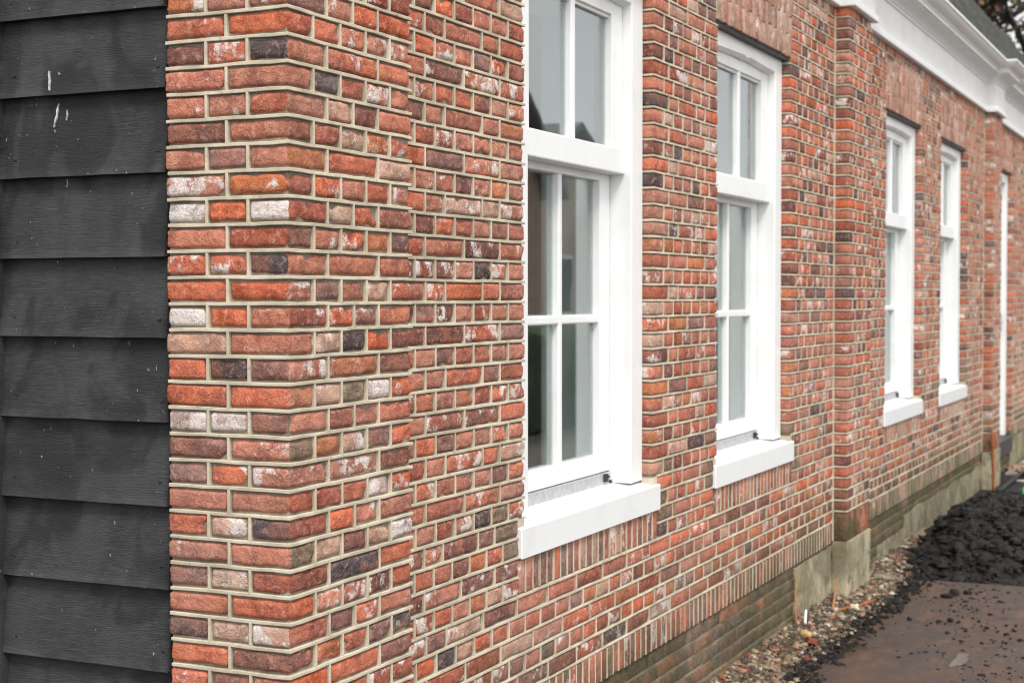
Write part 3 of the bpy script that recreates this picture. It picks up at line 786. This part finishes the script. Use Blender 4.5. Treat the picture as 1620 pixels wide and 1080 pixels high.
# ------------------------------------------------------------------ black boarded wall
bw = empty('boarded_wall', (0.02, .6, -1.64)); mk(bw, 'black stained timber boarding beside the brick pier', 'wall')
def wpart(o): o.parent = bw; o.matrix_parent_inverse = Matrix.Translation((-.02, -.6, 1.64)); return o
zb_list = [.880, .688, .501, .305, .110, -.079, -.276, -.472, -.667, -.861, -1.055, -1.25, -1.44, -1.63]
zb_list = [1.46, 1.265, 1.072] + zb_list
BR = random.Random(3)
for q, zb in enumerate(zb_list):
    zt = zb + .215; n = 28; mm = 9
    V = []; Fc = []
    ya = PY+.004+BR.uniform(-.001, .003); yb = 1.6
    for i in range(n+1):
        yy = ya+(yb-ya)*(i/n)**1.3
        for j in range(mm+1):
            v = j/mm; zz = zb+(zt-zb)*v
            xx = .000 + .028*v + .0022*noise.noise(Vector((yy*2.1, zz*3+q*9, q))) + .0006*noise.noise(Vector((yy*30, zz*60, q)))
            if j == 0: zz += .0018*noise.noise(Vector((yy*9, q*5, 1))); 
            V.append((xx, yy, zz))
    s = mm+1
    for i in range(n):
        for j in range(mm): Fc.append((i*s+j, i*s+j+1, (i+1)*s+j+1, (i+1)*s+j))
    o = len(V); V += [(a+.020, y, z) for a, y, z in V]
    ring = [i*s for i in range(n+1)] + [n*s+j for j in range(1, s)] + [i*s+mm for i in range(n-1, -1, -1)] + [j for j in range(mm-1, 0, -1)]
    for z in range(len(ring)):
        p0, p1 = ring[z], ring[(z+1) % len(ring)]; Fc.append((p1, p0, p0+o, p1+o))
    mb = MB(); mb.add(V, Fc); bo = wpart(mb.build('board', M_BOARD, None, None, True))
    me = bo.data
    for p_ in me.polygons:
        if abs(p_.normal.x) < .7: p_.use_smooth = False
    for yy in (ya+.020+BR.uniform(-.004, .004), .795+BR.uniform(-.012, .012)):    # nail heads
        zz = zb+.045+BR.uniform(-.008, .01); nm = MB(); V = []; 
        xx = .000+.028*(zz-zb)/.215-.0015
        for e in range(8): V.append((xx, yy+  .0050*math.cos(e*math.pi/4), zz+  .0050*math.sin(e*math.pi/4)))
        V += [(xx+.004, a2, b3) for _, a2, b3 in V]; V.append((xx-.0012, yy, zz))
        nm.add(V, [(e, (e+1) % 8, 16) for e in range(8)] + [(e, e+8, (e+1) % 8+8, (e+1) % 8) for e in range(8)])
        nm.build('nail', M_IRON, bo)
bk = MB(); V, Fc = surf_box(None, None, [.05, .12], [PY+.002, 1.7], [-1.7, 1.9]); bk.add(V, Fc); wpart(bk.build('backing', M_IRON))
tm = MB(); V, Fc = rbox((-.012, .842, -1.64), (.03, .95, 1.7), .004, (1, 2, 40)); V = [(q[0], q[1]+.0015*noise.noise(Vector((0, 0, q[2]*4))), q[2]) for q in V]; tm.add(V, Fc)
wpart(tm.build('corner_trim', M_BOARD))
# trefoil end of a black strap hinge
hm = MB()
def ball(mb, c, r, sx=1, n=12):
    V = []; Fc = []
    for i in range(n//2+1):
        th_ = math.pi*i/(n//2)
        for j in range(n): V.append((c[0]+r*.45*sx*math.cos(j*2*math.pi/n)*math.sin(th_), c[1]+r*math.sin(j*2*math.pi/n)*math.sin(th_), c[2]+r*math.cos(th_)))
    for i in range(n//2):
        for j in range(n): Fc.append((i*n+j, i*n+(j+1) % n, (i+1)*n+(j+1) % n, (i+1)*n+j))
    mb.add(V, Fc)
for yy, zz, r in ((.838, .432, .0095), (.836, .386, .0095), (.846, .409, .011)): ball(hm, (-.012, yy, zz), r)
V, Fc = rbox((-.016, .845, .395), (-.006, 1.25, .423), .003); hm.add(V, Fc)
V = [(-.014, .842, .414), (-.014, .842, .402), (-.008, .842, .408), (-.006, .812, .402)]; hm.add(V, [(0, 1, 3), (1, 2, 3), (2, 0, 3), (0, 2, 1)])
wpart(hm.build('strap_hinge', M_IRON, None, None, True))
# white splashes on the boards
sm = MB()
for (y0, z0, y1, z1, wd) in ((.684, .560, .678, .512, .0026), (.668, .482, .677, .425, .0036), (.652, .554, .652, .548, .0022), (.640, .466, .640, .44, .0015), (.645, .30, .644, .28, .0012)):
    V = []; n = 7
    for i in range(n+1):
        u = i/n; yy = y0+(y1-y0)*u+.001*math.sin(u*9); zz = z0+(z1-z0)*u; ww = wd*.62*(.25+.75*math.sin(math.pi*min(1, u*.8+.12)))*(1+.55*math.sin(i*2.3+y0*90))
        q = [b_ for b_ in zb_list if b_ <= zz+.001]; zb = q[0] if q else 0
        zb = max([b_ for b_ in zb_list if b_ <= zz]); xx = .000+.028*(zz-zb)/.215-.0035
        V += [(xx, yy-ww, zz), (xx, yy+ww, zz), (xx+.005, yy+ww, zz), (xx+.005, yy-ww, zz)]
    Fc = []
    for i in range(n):
        for j in range(4): Fc.append((i*4+j, i*4+(j+1) % 4, (i+1)*4+(j+1) % 4, (i+1)*4+j))
    Fc += [(3, 2, 1, 0), tuple(n*4+j for j in range(4))]; sm.add(V, Fc)
wpart(sm.build('white_splash', M_BIRD))

# ------------------------------------------------------------------ ground
GZ = -1.64
M_SOIL, t, b = mat('wet_black_soil'); P = pos(t)
n1 = noise_n(t, P, 7, 6, .65, .4); n2 = noise_n(t, P, 45, 6, .7, .4)
c = mix(t, ramp(t, n1, .35, .65), (.007, .0062, .0058), (.019, .016, .014)); c = mix(t, ramp(t, n2, .58, .74, 0, .5), c, (.030, .027, .024))
t.links.new(c, b.inputs['Base Color']); t.links.new(ramp(t, n2, .35, .65, .5, .9), b.inputs['Roughness']); b.inputs['Specular IOR Level'].default_value = .35
bump(t, b, n2, 1, .02)
def groundz(x, y): return GZ + .012*noise.noise(Vector((x*2.3, y*2.3, 0))) + .02*max(0, min(1, (y+.35)/.4))
gm = MB(); V = []; Fc = []
gx = [-80, -20, -6] + [1+.12*i for i in range(150)] + [20, 24, 32, 60, 160, 500]
gy = [-300, -80, -30, -10, -5, -3] + [-2.2+.1*i for i in range(25)] + [.6, 6, 20, 80, 300]
for xx in gx:
    for yy in gy:
        fine_ = 1 < xx < 19 and -2.3 < yy < .4
        V.append((xx, yy, groundz(xx, yy) if fine_ else GZ))
s = len(gy)
for i in range(len(gx)-1):
    for j in range(s-1): Fc.append((i*s+j, (i+1)*s+j, (i+1)*s+j+1, i*s+j+1))
gm.add(V, Fc); go = gm.build('ground', M_SOIL, None, None, True); mk(go, kind='structure')

def clod(mb, c, r, rr, col=None, flat=.7, n=(5, 7)):
    V = []; Fc = []; o = Vector((rr.uniform(-99, 99), rr.uniform(-99, 99), rr.uniform(-99, 99))); a0 = rr.uniform(0, 6.28)
    sx, sy = rr.uniform(.7, 1.35), rr.uniform(.7, 1.35)
    for i in range(n[0]+1):
        th_ = math.pi*i/n[0]
        for j in range(n[1]):
            ph = 2*math.pi*j/n[1]+a0; d = Vector((math.sin(th_)*math.cos(ph), math.sin(th_)*math.sin(ph), math.cos(th_)))
            k = r*(1+.75*noise.noise(d*1.5+o)+.55*noise.noise(d*3.4+o))
            V.append((c[0]+d.x*k*sx, c[1]+d.y*k*sy, c[2]+d.z*k*flat))
    for i in range(n[0]):
        for j in range(n[1]): Fc.append((i*n[1]+j, i*n[1]+(j+1) % n[1], (i+1)*n[1]+(j+1) % n[1], (i+1)*n[1]+j)[::-1])
    mb.add(V, Fc, col or (1, 1, 1, 0), (rr.random(), rr.random(), rr.random(), 1))

# heap of black soil
def heapz(x, y):
    h = (.23+.10*noise.noise(Vector((x*2.1, y*2.1, 3))))*math.exp(-((x-8.3)/1.25)**2 - ((y+.36)/.33)**2) + .21*math.exp(-((x-8.6)/1.1)**2 - ((y+1.05)/.42)**2) + .13*math.exp(-((x-7.0)/.7)**2 - ((y+.55)/.3)**2)
    edge = max(0, min(1, (x-6.05-.9*max(0, -y-.3))/.5))
    return h*edge
hp = MB(); V = []; Fc = []; nx, ny = 150, 70
for i in range(nx+1):
    for j in range(ny+1):
        xx = 5.7+4.9*i/nx; yy = -1.75+1.80*j/ny; h = heapz(xx, yy)
        p = Vector((xx, yy, 0))
        zz = GZ-.02+h + min(1, h*12)*(.045*noise.noise(p*7)+.035*noise.noise(p*17)+.02*noise.noise(p*38))
        V.append((xx, yy, zz))
s = ny+1
for i in range(nx):
    for j in range(ny): Fc.append((i*s+j, (i+1)*s+j, (i+1)*s+j+1, i*s+j+1))
hp.add(V, Fc)
SR = random.Random(77)
for _ in range(5200):
    xx, yy = SR.uniform(6.0, 10.2), SR.uniform(-1.6, -.02); h = heapz(xx, yy)
    if h < .03 and SR.random() < .3: continue
    r = .004+.046*SR.random()**3.6
    clod(hp, (xx, yy, GZ-.015+h+r*.3), r, SR, n=(5, 7) if r > .014 else (4, 5))
for _ in range(1100):                                   # black crumbs along the edge of the plate
    xx = SR.uniform(2.6, 6.6); yy = -.235+SR.gauss(0, .055)+.03*noise.noise(Vector((xx*3, 0, 0))); r = .004+.014*SR.random()**2
    clod(hp, (xx, yy, GZ+(.012 if yy > -.262 else .036)+r*.2), r, SR, n=(4, 6))
ho = hp.build('soil_heap', M_SOIL, None, None, False); mk(ho, 'heap of wet black soil with clods behind the steel plate', 'soil', kind='stuff')

# rubble strip at the foot of the wall
M_RUB, t, b = mat('rubble'); ca = N(t, 'Attribute'); ca.attribute_name = 'bcol'; P = pos(t)
n2 = noise_n(t, P, 60, 5, .7); c = mix(t, ramp(t, n2, .35, .65), (.05, .04, .03), ca.outputs['Color'])
c = mix(t, .75, c, ca.outputs['Color']); t.links.new(c, b.inputs['Base Color']); b.inputs['Roughness'].default_value = .85; bump(t, b, n2, .6, .006)
rb = MB()
for _ in range(7500):
    xx = SR.uniform(2.6, 7.6); wmax = -.20 if xx < 5.6 else -.16
    yy = D-.01 - abs(SR.gauss(0, .5))*.26
    if 5.36 < xx < 5.95: yy -= .08
    if yy < wmax-.05: continue
    if xx > 6 and SR.random() < .45: continue
    r = .0025+.014*SR.random()**3
    q = SR.random()
    if q < .46: cl = lin(*SR.choice(((138, 124, 100), (108, 94, 74), (158, 146, 122), (88, 75, 58))))
    elif q < .76: cl = lin(*SR.choice(((60, 52, 46), (78, 66, 54), (40, 36, 34))))
    elif q < .86: cl = lin(*SR.choice(((92, 78, 60), (74, 62, 48))))
    elif q < .965: cl = lin(*SR.choice(((150, 84, 58), (128, 70, 50), (170, 112, 84))))
    else: cl = lin(185, 178, 166)
    bank = .045*max(0, 1-abs(yy-D)/.22)
    clod(rb, (xx, yy, GZ+.012+bank+r*.3), r, SR, (*cl, 0), .65, (4, 6))
V = []; Fc = []
for i in range(61):
    xx = 2.4+5.6*i/60
    for j in range(9):
        yy = D+.02-.32*j/8; bank = .05*max(0, 1-abs(yy-D)/.24); p = Vector((xx*9, yy*9, 2))
        V.append((xx, yy, GZ+.006+bank+.012*noise.noise(p)+.008*noise.noise(p*3)-(.03 if j == 8 else 0)))
for i in range(60):
    for j in range(8): Fc.append((i*9+j, i*9+j+1, (i+1)*9+j+1, (i+1)*9+j))
rb.add(V, Fc, (*lin(120, 106, 84), 0))
o = rb.build('rubble_strip', M_RUB, None, None, False, True); mk(o, 'pale mortar rubble and chips along the foot of the wall', 'rubble', kind='stuff')

# rusty steel road plate
M_PLATE, t, b = mat('rusty_wet_steel'); P = pos(t)
n1 = noise_n(t, P, 2.6, 7, .66, .6); n2 = noise_n(t, P, 26, 6, .7, .6); n3 = noise_n(t, mapv(t, P, (1.2, 5, 1)), 3.2, 6, .7, .4); n4 = noise_n(t, P, 120, 4, .7)
c = mix(t, ramp(t, n1, .36, .64), lin(66, 56, 51), lin(84, 64, 52)); c = mix(t, ramp(t, n3, .5, .66, 0, .7), c, lin(100, 74, 57))
c = mix(t, ramp(t, n2, .56, .68, 0, .7), c, lin(56, 50, 47)); c = mix(t, ramp(t, noise_n(t, P, 5.5, 7, .7, .5), .60, .68, 0, .9), c, lin(30, 27, 26))
c = mix(t, ramp(t, noise_n(t, mapv(t, P, (1.0, 2.6, 1)), 2.0, 8, .72, .8), .50, .64, 0, .8), c, lin(64, 58, 54))
c = mix(t, ramp(t, noise_n(t, mapv(t, P, (9, .9, 1)), 6, 4, .7, .2), .60, .70, 0, .45), c, lin(126, 112, 102))
c = mix(t, ramp(t, n4, .62, .75, 0, .5), c, lin(112, 102, 94))
t.links.new(c, b.inputs['Base Color'])
wet = ramp(t, noise_n(t, P, 1.9, 4, .6, .3), .48, .66)
t.links.new(mix(t, wet, (.60, .60, .60), (.17, .17, .17)), b.inputs['Roughness']); b.inputs['Metallic'].default_value = .15
bump(t, b, math_n(t, 'ADD', n2, math_n(t, 'MULTIPLY', n4, .4)), .6, .008)
pm = MB(); V, Fc = rbox((1.2, -1.75, GZ+.010), (6.12, -.262, GZ+.034), .004, (40, 14, 1)); V = [(q[0], q[1]+.004*noise.noise(Vector((q[0]*2, 0, 0))), q[2]+.006*noise.noise(Vector((q[0]*.9, q[1]*1.1, 0)))) for q in V]
pm.add(V, Fc); po = pm.build('steel_plate', M_PLATE, None, (3.7, -1.0, GZ+.010), True); mk(po, 'rust brown steel road plate lying beside the rubble strip', 'plate')
for p_ in po.data.polygons:
    if abs(p_.normal.z) < .8: p_.use_smooth = False
md = MB()
for _ in range(360):                                  # mud crumbs on the plate, in drifts
    cx_, cy_ = SR.choice(((4.9, -.75), (5.3, -.6), (4.6, -.95), (5.7, -.55), (5.0, -1.05), (4.3, -.6), (4.0, -.95), (5.75, -.75)))
    xx, yy = cx_+SR.gauss(0, .22), cy_+SR.gauss(0, .09); r = .003+.012*SR.random()**3
    if yy > -.27 or xx > 6.3: continue
    clod(md, (xx, yy, GZ+.036), r, SR, None, .5, (4, 6))
for xx, yy, r in ((5.72, -.52, .035), (5.62, -.50, .022), (5.78, -.58, .02), (5.0, -.62, .016)): clod(md, (xx, yy, GZ+.042), r, SR, None, .6, (7, 10))
o = md.build('mud_crumbs', M_SOIL, None, None, True); mk(o, 'crumbs of black mud scattered on the steel plate', 'mud', kind='stuff')
M_PUD, t, b = mat('puddle_water'); b.inputs['Base Color'].default_value = (.09, .08, .07, 1); b.inputs['Roughness'].default_value = .22; b.inputs['Specular IOR Level'].default_value = .8
pd = MB(); V = []; 
for q in range(28):
    a_ = q*2*math.pi/28; k = 1+.6*noise.noise(Vector((math.cos(a_)*1.5, math.sin(a_)*1.5, 7)))
    V.append((4.15+.13*k*math.cos(a_), -.80+.034*k*math.sin(a_), GZ+.0415))
V += [(x_, y_, z_-.006) for x_, y_, z_ in V]
pd.add(V, [tuple(range(28))] + [(i, i+28, (i+1) % 28+28, (i+1) % 28) for i in range(28)])
o = pd.build('puddle', M_PUD); mk(o, kind='structure')

# ------------------------------------------------------------------ litter at the foot of the wall
M_WOOD = plain('orange_wood', lin(158, 106, 62), .7, 0, .25, 40); M_TWIG = plain('dark_twig', lin(96, 66, 46), .8, 0, .3, 40)
M_RUST = plain('rusty_steel', lin(164, 92, 42), .8, .1, .35, 30, .4)
def stick(name, a, b3, w0, w1, material, label, cat, bend=.004):
    mb = MB(); a, b3 = Vector(a), Vector(b3); d = (b3-a).normalized(); u = d.cross(Vector((.3, .9, .1))).normalized(); v = d.cross(u); n = 8; V = []; Fc = []
    for i in range(n+1):
        q = i/n; c = a+(b3-a)*q+u*bend*math.sin(q*7)+v*bend*.6*math.sin(q*5+1); ww = w0+(w1-w0)*q
        for j in range(6):
            e = j*math.pi/3; V.append(tuple(c+u*ww*math.cos(e)+v*ww*.7*math.sin(e)))
    for i in range(n):
        for j in range(6): Fc.append((i*6+j, i*6+(j+1) % 6, (i+1)*6+(j+1) % 6, (i+1)*6+j)[::-1])
    Fc += [tuple(range(6)), tuple(n*6+j for j in range(5, -1, -1))]
    V = [tuple(Vector(p)-a) for p in V]; mb.add(V, Fc); o = mb.build(name, material, None, None, True); o.location = a; return mk(o, label, cat)
stick('wooden_stick', (4.50, .035, -1.585), (4.60, .062, -1.345), .007, .005, M_WOOD, 'thin upright wooden stick leaning against the grey plinth', 'stick')
stick('wooden_stick', (5.02, -.02, -1.60), (5.30, .02, -1.49), .010, .007, M_WOOD, 'short orange stick leaning at the foot of the near pilaster', 'stick')
stick('wooden_stick', (4.95, -.03, -1.605), (5.36, -.17, -1.60), .006, .004, M_RUST, 'orange stick lying flat on the rubble before the near pilaster', 'stick')
stick('twig', (4.05, -.06, -1.595), (4.62, .0, -1.555), .005, .003, M_TWIG, 'dark brown twig lying on the pale rubble', 'twig', .012)
stick('twig', (3.75, -.10, -1.605), (4.15, -.03, -1.585), .005, .003, M_TWIG, 'reddish twig lying nearest the camera on the rubble', 'twig', .008)
stick('twig', (4.60, .055, -1.58), (4.63, .067, -1.47), .004, .002, M_TWIG, 'small dark twig standing by the plinth render', 'twig')
M_PVC = plain('white_plastic', (.8, .8, .78), .4, 0, .05, 20)
stick('plastic_pipe', (4.50, -.01, -1.575), (4.60, .01, -1.535), .010, .010, M_PVC, 'short piece of white plastic pipe on the rubble', 'pipe', .002)
M_LEAF = plain('yellow_leaf', lin(176, 146, 92), .7, 0, .2, 60); M_SHARD = plain('red_shard', lin(122, 60, 42), .85, 0, .25, 50)
mb = MB(); clod(mb, (0, 0, 0), .028, random.Random(4), None, .7, (8, 12)); o = mb.build('stone', M_LEAF, None, None, True); o.location = (4.34, -.055, -1.595); mk(o, 'rounded ochre yellow stone on the rubble', 'stone')
mb = MB(); V, Fc = rbox((-.04, -.022, -.014), (.04, .022, .014), .004, (2, 2, 1)); V = [tuple(Vector(q)+noise.noise_vector(Vector(q)*40)*.005) for q in V]; mb.add(V, Fc)
o = mb.build('brick_shard', M_SHARD); o.location = (4.24, -.105, -1.60); o.rotation_euler = (.3, .2, .5); mk(o, 'broken red brick shard beside the ochre stone', 'brick')
mb = MB(); clod(mb, (0, 0, 0), .026, random.Random(9), None, .6, (8, 12)); M_PALE = plain('pale_stone', lin(205, 192, 165), .85, 0, .15, 50)
o = mb.build('stone', M_PALE, None, None, True); o.location = (5.12, -.11, -1.60); mk(o, 'pale cream stone next to the flat orange stick', 'stone')

# far end: rusty rod, trench with pipes, green plastic tub, pavement
stick('steel_rod', (10.70, -.03, -1.72), (10.60, -.03, -1.10), .014, .014, M_RUST, 'rusty orange rod standing against the far pilaster', 'rod', .003)
M_PAVE = plain('grey_concrete', lin(128, 122, 112), .8, 0, .2, 8, .4, .006)
mb = MB(); V, Fc = rbox((11.9, -1.6, GZ-.02), (16.5, D-.02, GZ+.035), .01, (20, 8, 1)); mb.add(V, Fc); o = mb.build('pavement', M_PAVE); mk(o, kind='structure')
mb = MB()
for _ in range(220):
    r = .012+.04*SR.random()**2; clod(mb, (SR.uniform(12.0, 15.5), SR.uniform(-.35, .02), GZ+.04), r, SR, (*lin(*SR.choice(((178, 165, 146), (120, 106, 92), (160, 120, 100)))), 0), .6)
o = mb.build('rubble_strip', M_RUB, None, None, False, True); mk(o, 'pale rubble on the pavement past the white door', 'rubble', kind='stuff')
M_BLK = plain('black_plastic', (.010, .010, .011), .45, 0, .2, 10)
mb = MB()
for lo, hi in (((10.3, -.95, GZ-.02), (11.85, -.92, GZ+.06)), ((10.3, -.13, GZ-.02), (11.85, -.10, GZ+.06)), ((11.82, -.92, GZ-.02), (11.85, -.13, GZ+.06)), ((10.3, -.92, GZ-.02), (10.33, -.13, GZ+.06)), ((10.33, -.92, GZ-.02), (11.82, -.13, GZ+.006))): add(mb, lo, hi, .006)
o = mb.build('plastic_trough', M_BLK, None, (11, -.5, GZ)); mk(o, 'open black plastic trough behind the soil heap', 'trough')
stick('pipe', (11.1, -.88, GZ+.045), (11.2, -.15, GZ+.045), .013, .013, M_PVC, 'pale pipe lying in the black trough', 'pipe', .001)
M_ORP = plain('orange_plastic', lin(190, 110, 50), .5, 0, .1, 20)
stick('pipe', (10.85, -.88, GZ+.040), (10.9, -.25, GZ+.040), .015, .015, M_ORP, 'orange pipe lying in the black trough', 'pipe', .001)
M_GREEN = plain('green_plastic', lin(60, 190, 84), .4, 0, .1, 20)
mb = MB(); V = []; Fc = []; n = 20
for i, (r, z) in enumerate(((.15, 0), (.16, .05), (.175, .11), (.185, .118), (.185, .128), (.165, .13), (.15, .06), (.0, .05))):
    for j in range(n): V.append((r*math.cos(j*2*math.pi/n), r*math.sin(j*2*math.pi/n), z))
for i in range(7):
    for j in range(n): Fc.append((i*n+j, i*n+(j+1) % n, (i+1)*n+(j+1) % n, (i+1)*n+j))
mb.add(V, Fc); o = mb.build('plastic_tub', M_GREEN, None, None, True); o.location = (9.62, -.545, GZ+.02); o.rotation_euler = (.3, -.5, 0); mk(o, 'bright green plastic tub tipped behind the soil heap', 'tub')

# ------------------------------------------------------------------ tree behind the roof
M_BARK = plain('dark_bark', (.035, .030, .026), .9, 0, .4, 12, .6, .02)
M_LEAVES, t, b = mat('autumn_leaves'); ca = N(t, 'Attribute'); ca.attribute_name = 'bcol'; t.links.new(ca.outputs['Color'], b.inputs['Base Color']); b.inputs['Roughness'].default_value = .7
tree = empty('autumn_tree', (31, 3.6, GZ)); mk(tree, 'bare branched autumn tree with brown leaves behind the roof', 'tree')
TR = random.Random(12); tb = MB(); lv = MB()
def limb(a, b3, r0, r1):
    d = (b3-a).normalized(); u = d.orthogonal().normalized(); v = d.cross(u); V = []; Fc = []; n = 5; k = 7
    bend = TR.uniform(-.06, .06)*(b3-a).length
    for i in range(n+1):
        q = i/n; c = a+(b3-a)*q+u*bend*math.sin(math.pi*q)
        for j in range(k): V.append(tuple(c+(u*math.cos(j*2*math.pi/k)+v*math.sin(j*2*math.pi/k))*(r0+(r1-r0)*q)))
    for i in range(n):
        for j in range(k): Fc.append((i*k+j, i*k+(j+1) % k, (i+1)*k+(j+1) % k, (i+1)*k+j))
    tb.add(V, Fc)
def leaves(c, n, s):
    for _ in range(n):
        p = c+Vector((TR.gauss(0, s), TR.gauss(0, s), TR.gauss(0, s))); u = Vector((TR.gauss(0, 1), TR.gauss(0, 1), TR.gauss(0, 1))).normalized(); v = u.orthogonal().normalized()
        a_ = TR.uniform(.045, .085); v2 = u.cross(v)
        cl = lin(*TR.choice(((92, 60, 36), (70, 52, 32), (54, 50, 30), (70, 70, 42), (48, 42, 30), (98, 72, 42))), TR.uniform(.7, 1.1))
        lv.add([tuple(p-v*a_), tuple(p+v2*a_*.6), tuple(p+v*a_), tuple(p-v2*a_*.6)], [(0, 1, 2, 3)], (*cl, 0))
def grow(a, d, L, r, lev):
    b3 = a+d*L; limb(a, b3, r, r*.66)
    if lev == 0: leaves(b3, 15, .34); leaves(a+(b3-a)*.5, 5, .25); return
    for _ in range(3 if lev > 1 else 4):
        nd = (d+Vector((TR.gauss(0, .55), TR.gauss(0, .55), TR.gauss(.08, .38)))).normalized()
        grow(a+(b3-a)*TR.uniform(.65, 1), nd, L*TR.uniform(.62, .82), r*.6, lev-1)
base = Vector((31, 3.6, GZ)); top = base+Vector((.1, -.2, 4.2)); limb(base, top, .42, .32)
for q in range(5):
    an = q*1.26+.4; grow(top-Vector((0, 0, .4*q*.3)), Vector((math.cos(an)*.7, math.sin(an)*.7, .75)).normalized(), 2.5, .20, 4)
o = tb.build('trunk', M_BARK, None, None, True); o.parent = tree; o.matrix_parent_inverse = Matrix.Translation(-base)
o = lv.build('crown', M_LEAVES, None, None, False, True); o.parent = tree; o.matrix_parent_inverse = Matrix.Translation(-base)

# ------------------------------------------------------------------ across the street: what the panes mirror
M_FARBRICK = plain('far_brick', lin(182, 158, 142), .9, 0, .2, 6); M_TILE = plain('dark_roof_tile', lin(104, 102, 102), .8, 0, .25, 5); M_HEDGE = plain('hedge_green', (.055, .085, .038), .9, 0, .4, 14, .8, .05)
def far_house(name, x0, x1, y0, y1, ze, zr, label):
    e = empty(name, ((x0+x1)/2, (y0+y1)/2, GZ)); mk(e, label, 'house')
    inv = Matrix.Translation(-Vector(e.location))
    def fp(mb, nm, mt): o = mb.build(nm, mt); o.parent = e; o.matrix_parent_inverse = inv; return o
    mb = MB(); V, Fc = surf_box(None, None, [x0, x1], [y0, y1], [GZ, ze]); mb.add(V, Fc)
    xm = (x0+x1)/2; mb.add([(x0, y1-.01, ze), (x1, y1-.01, ze), (xm, y1-.01, zr)], [(0, 1, 2)]); wl = fp(mb, 'wall', M_FARBRICK)
    mb = MB(); o_ = .4
    for s in (-1, 1):
        xe_ = x0-o_ if s < 0 else x1+o_; zl = ze-o_*(zr-ze)/(xm-x0)
        V = [(xm, y0-o_, zr), (xm, y1+o_, zr), (xe_, y1+o_, zl), (xe_, y0-o_, zl)]; V += [(a_, b_, c_+.18) for a_, b_, c_ in V]
        mb.add(V, [(0, 1, 2, 3), (7, 6, 5, 4), (0, 4, 5, 1), (1, 5, 6, 2), (2, 6, 7, 3), (3, 7, 4, 0)])
    rf_ = fp(mb, 'roof', M_TILE)
    mb = MB(); V, Fc = surf_box(None, None, [xm+.8, xm+1.4], [y1-2.2, y1-1.6], [zr-1.2, zr+.7]); mb.add(V, Fc); fp(mb, 'chimney', M_FARBRICK)
    for wx in (x0+1.4, (x0+x1)/2-.6, x1-2.6):
        mb = MB(); V, Fc = surf_box(None, None, [wx, wx+1.2], [y1-.05, y1+.03], [-.5, 1.1]); mb.add(V, Fc); fp(mb, 'window', M_WHITE)
        mb = MB(); V, Fc = surf_box(None, None, [wx+.1, wx+1.1], [y1+.031, y1+.036], [-.4, 1.0]); mb.add(V, Fc); fp(mb, 'pane', M_BLK)
far_house('neighbour_house', 17, 27, -20, -11, 2.4, 6.7, 'brown brick house with dark roof across the street, mirrored in the panes')
far_house('neighbour_house', 30.5, 39.5, -22, -14, 2.0, 4.4, 'farther brown brick house across the street with tall chimney')
hg = MB(); V, Fc = rbox((9, -6.2, GZ), (36, -5.2, -.40), .15, (120, 5, 7)); V = [tuple(Vector(q)+noise.noise_vector(Vector(q)*2.3)*.16+noise.noise_vector(Vector(q)*7)*.07) for q in V]; hg.add(V, Fc)
o = hg.build('hedge', M_HEDGE, None, None, True); mk(o, 'clipped green garden hedge across the street', 'hedge')

M_ROAD = plain('grey_road', lin(104, 96, 90), .8, 0, .2, 3)
mb = MB(); V, Fc = surf_box(None, None, [-60, 120], [-30, -2.6], [GZ-.05, GZ+.02]); mb.add(V, Fc); o = mb.build('road', M_ROAD); mk(o, kind='structure')
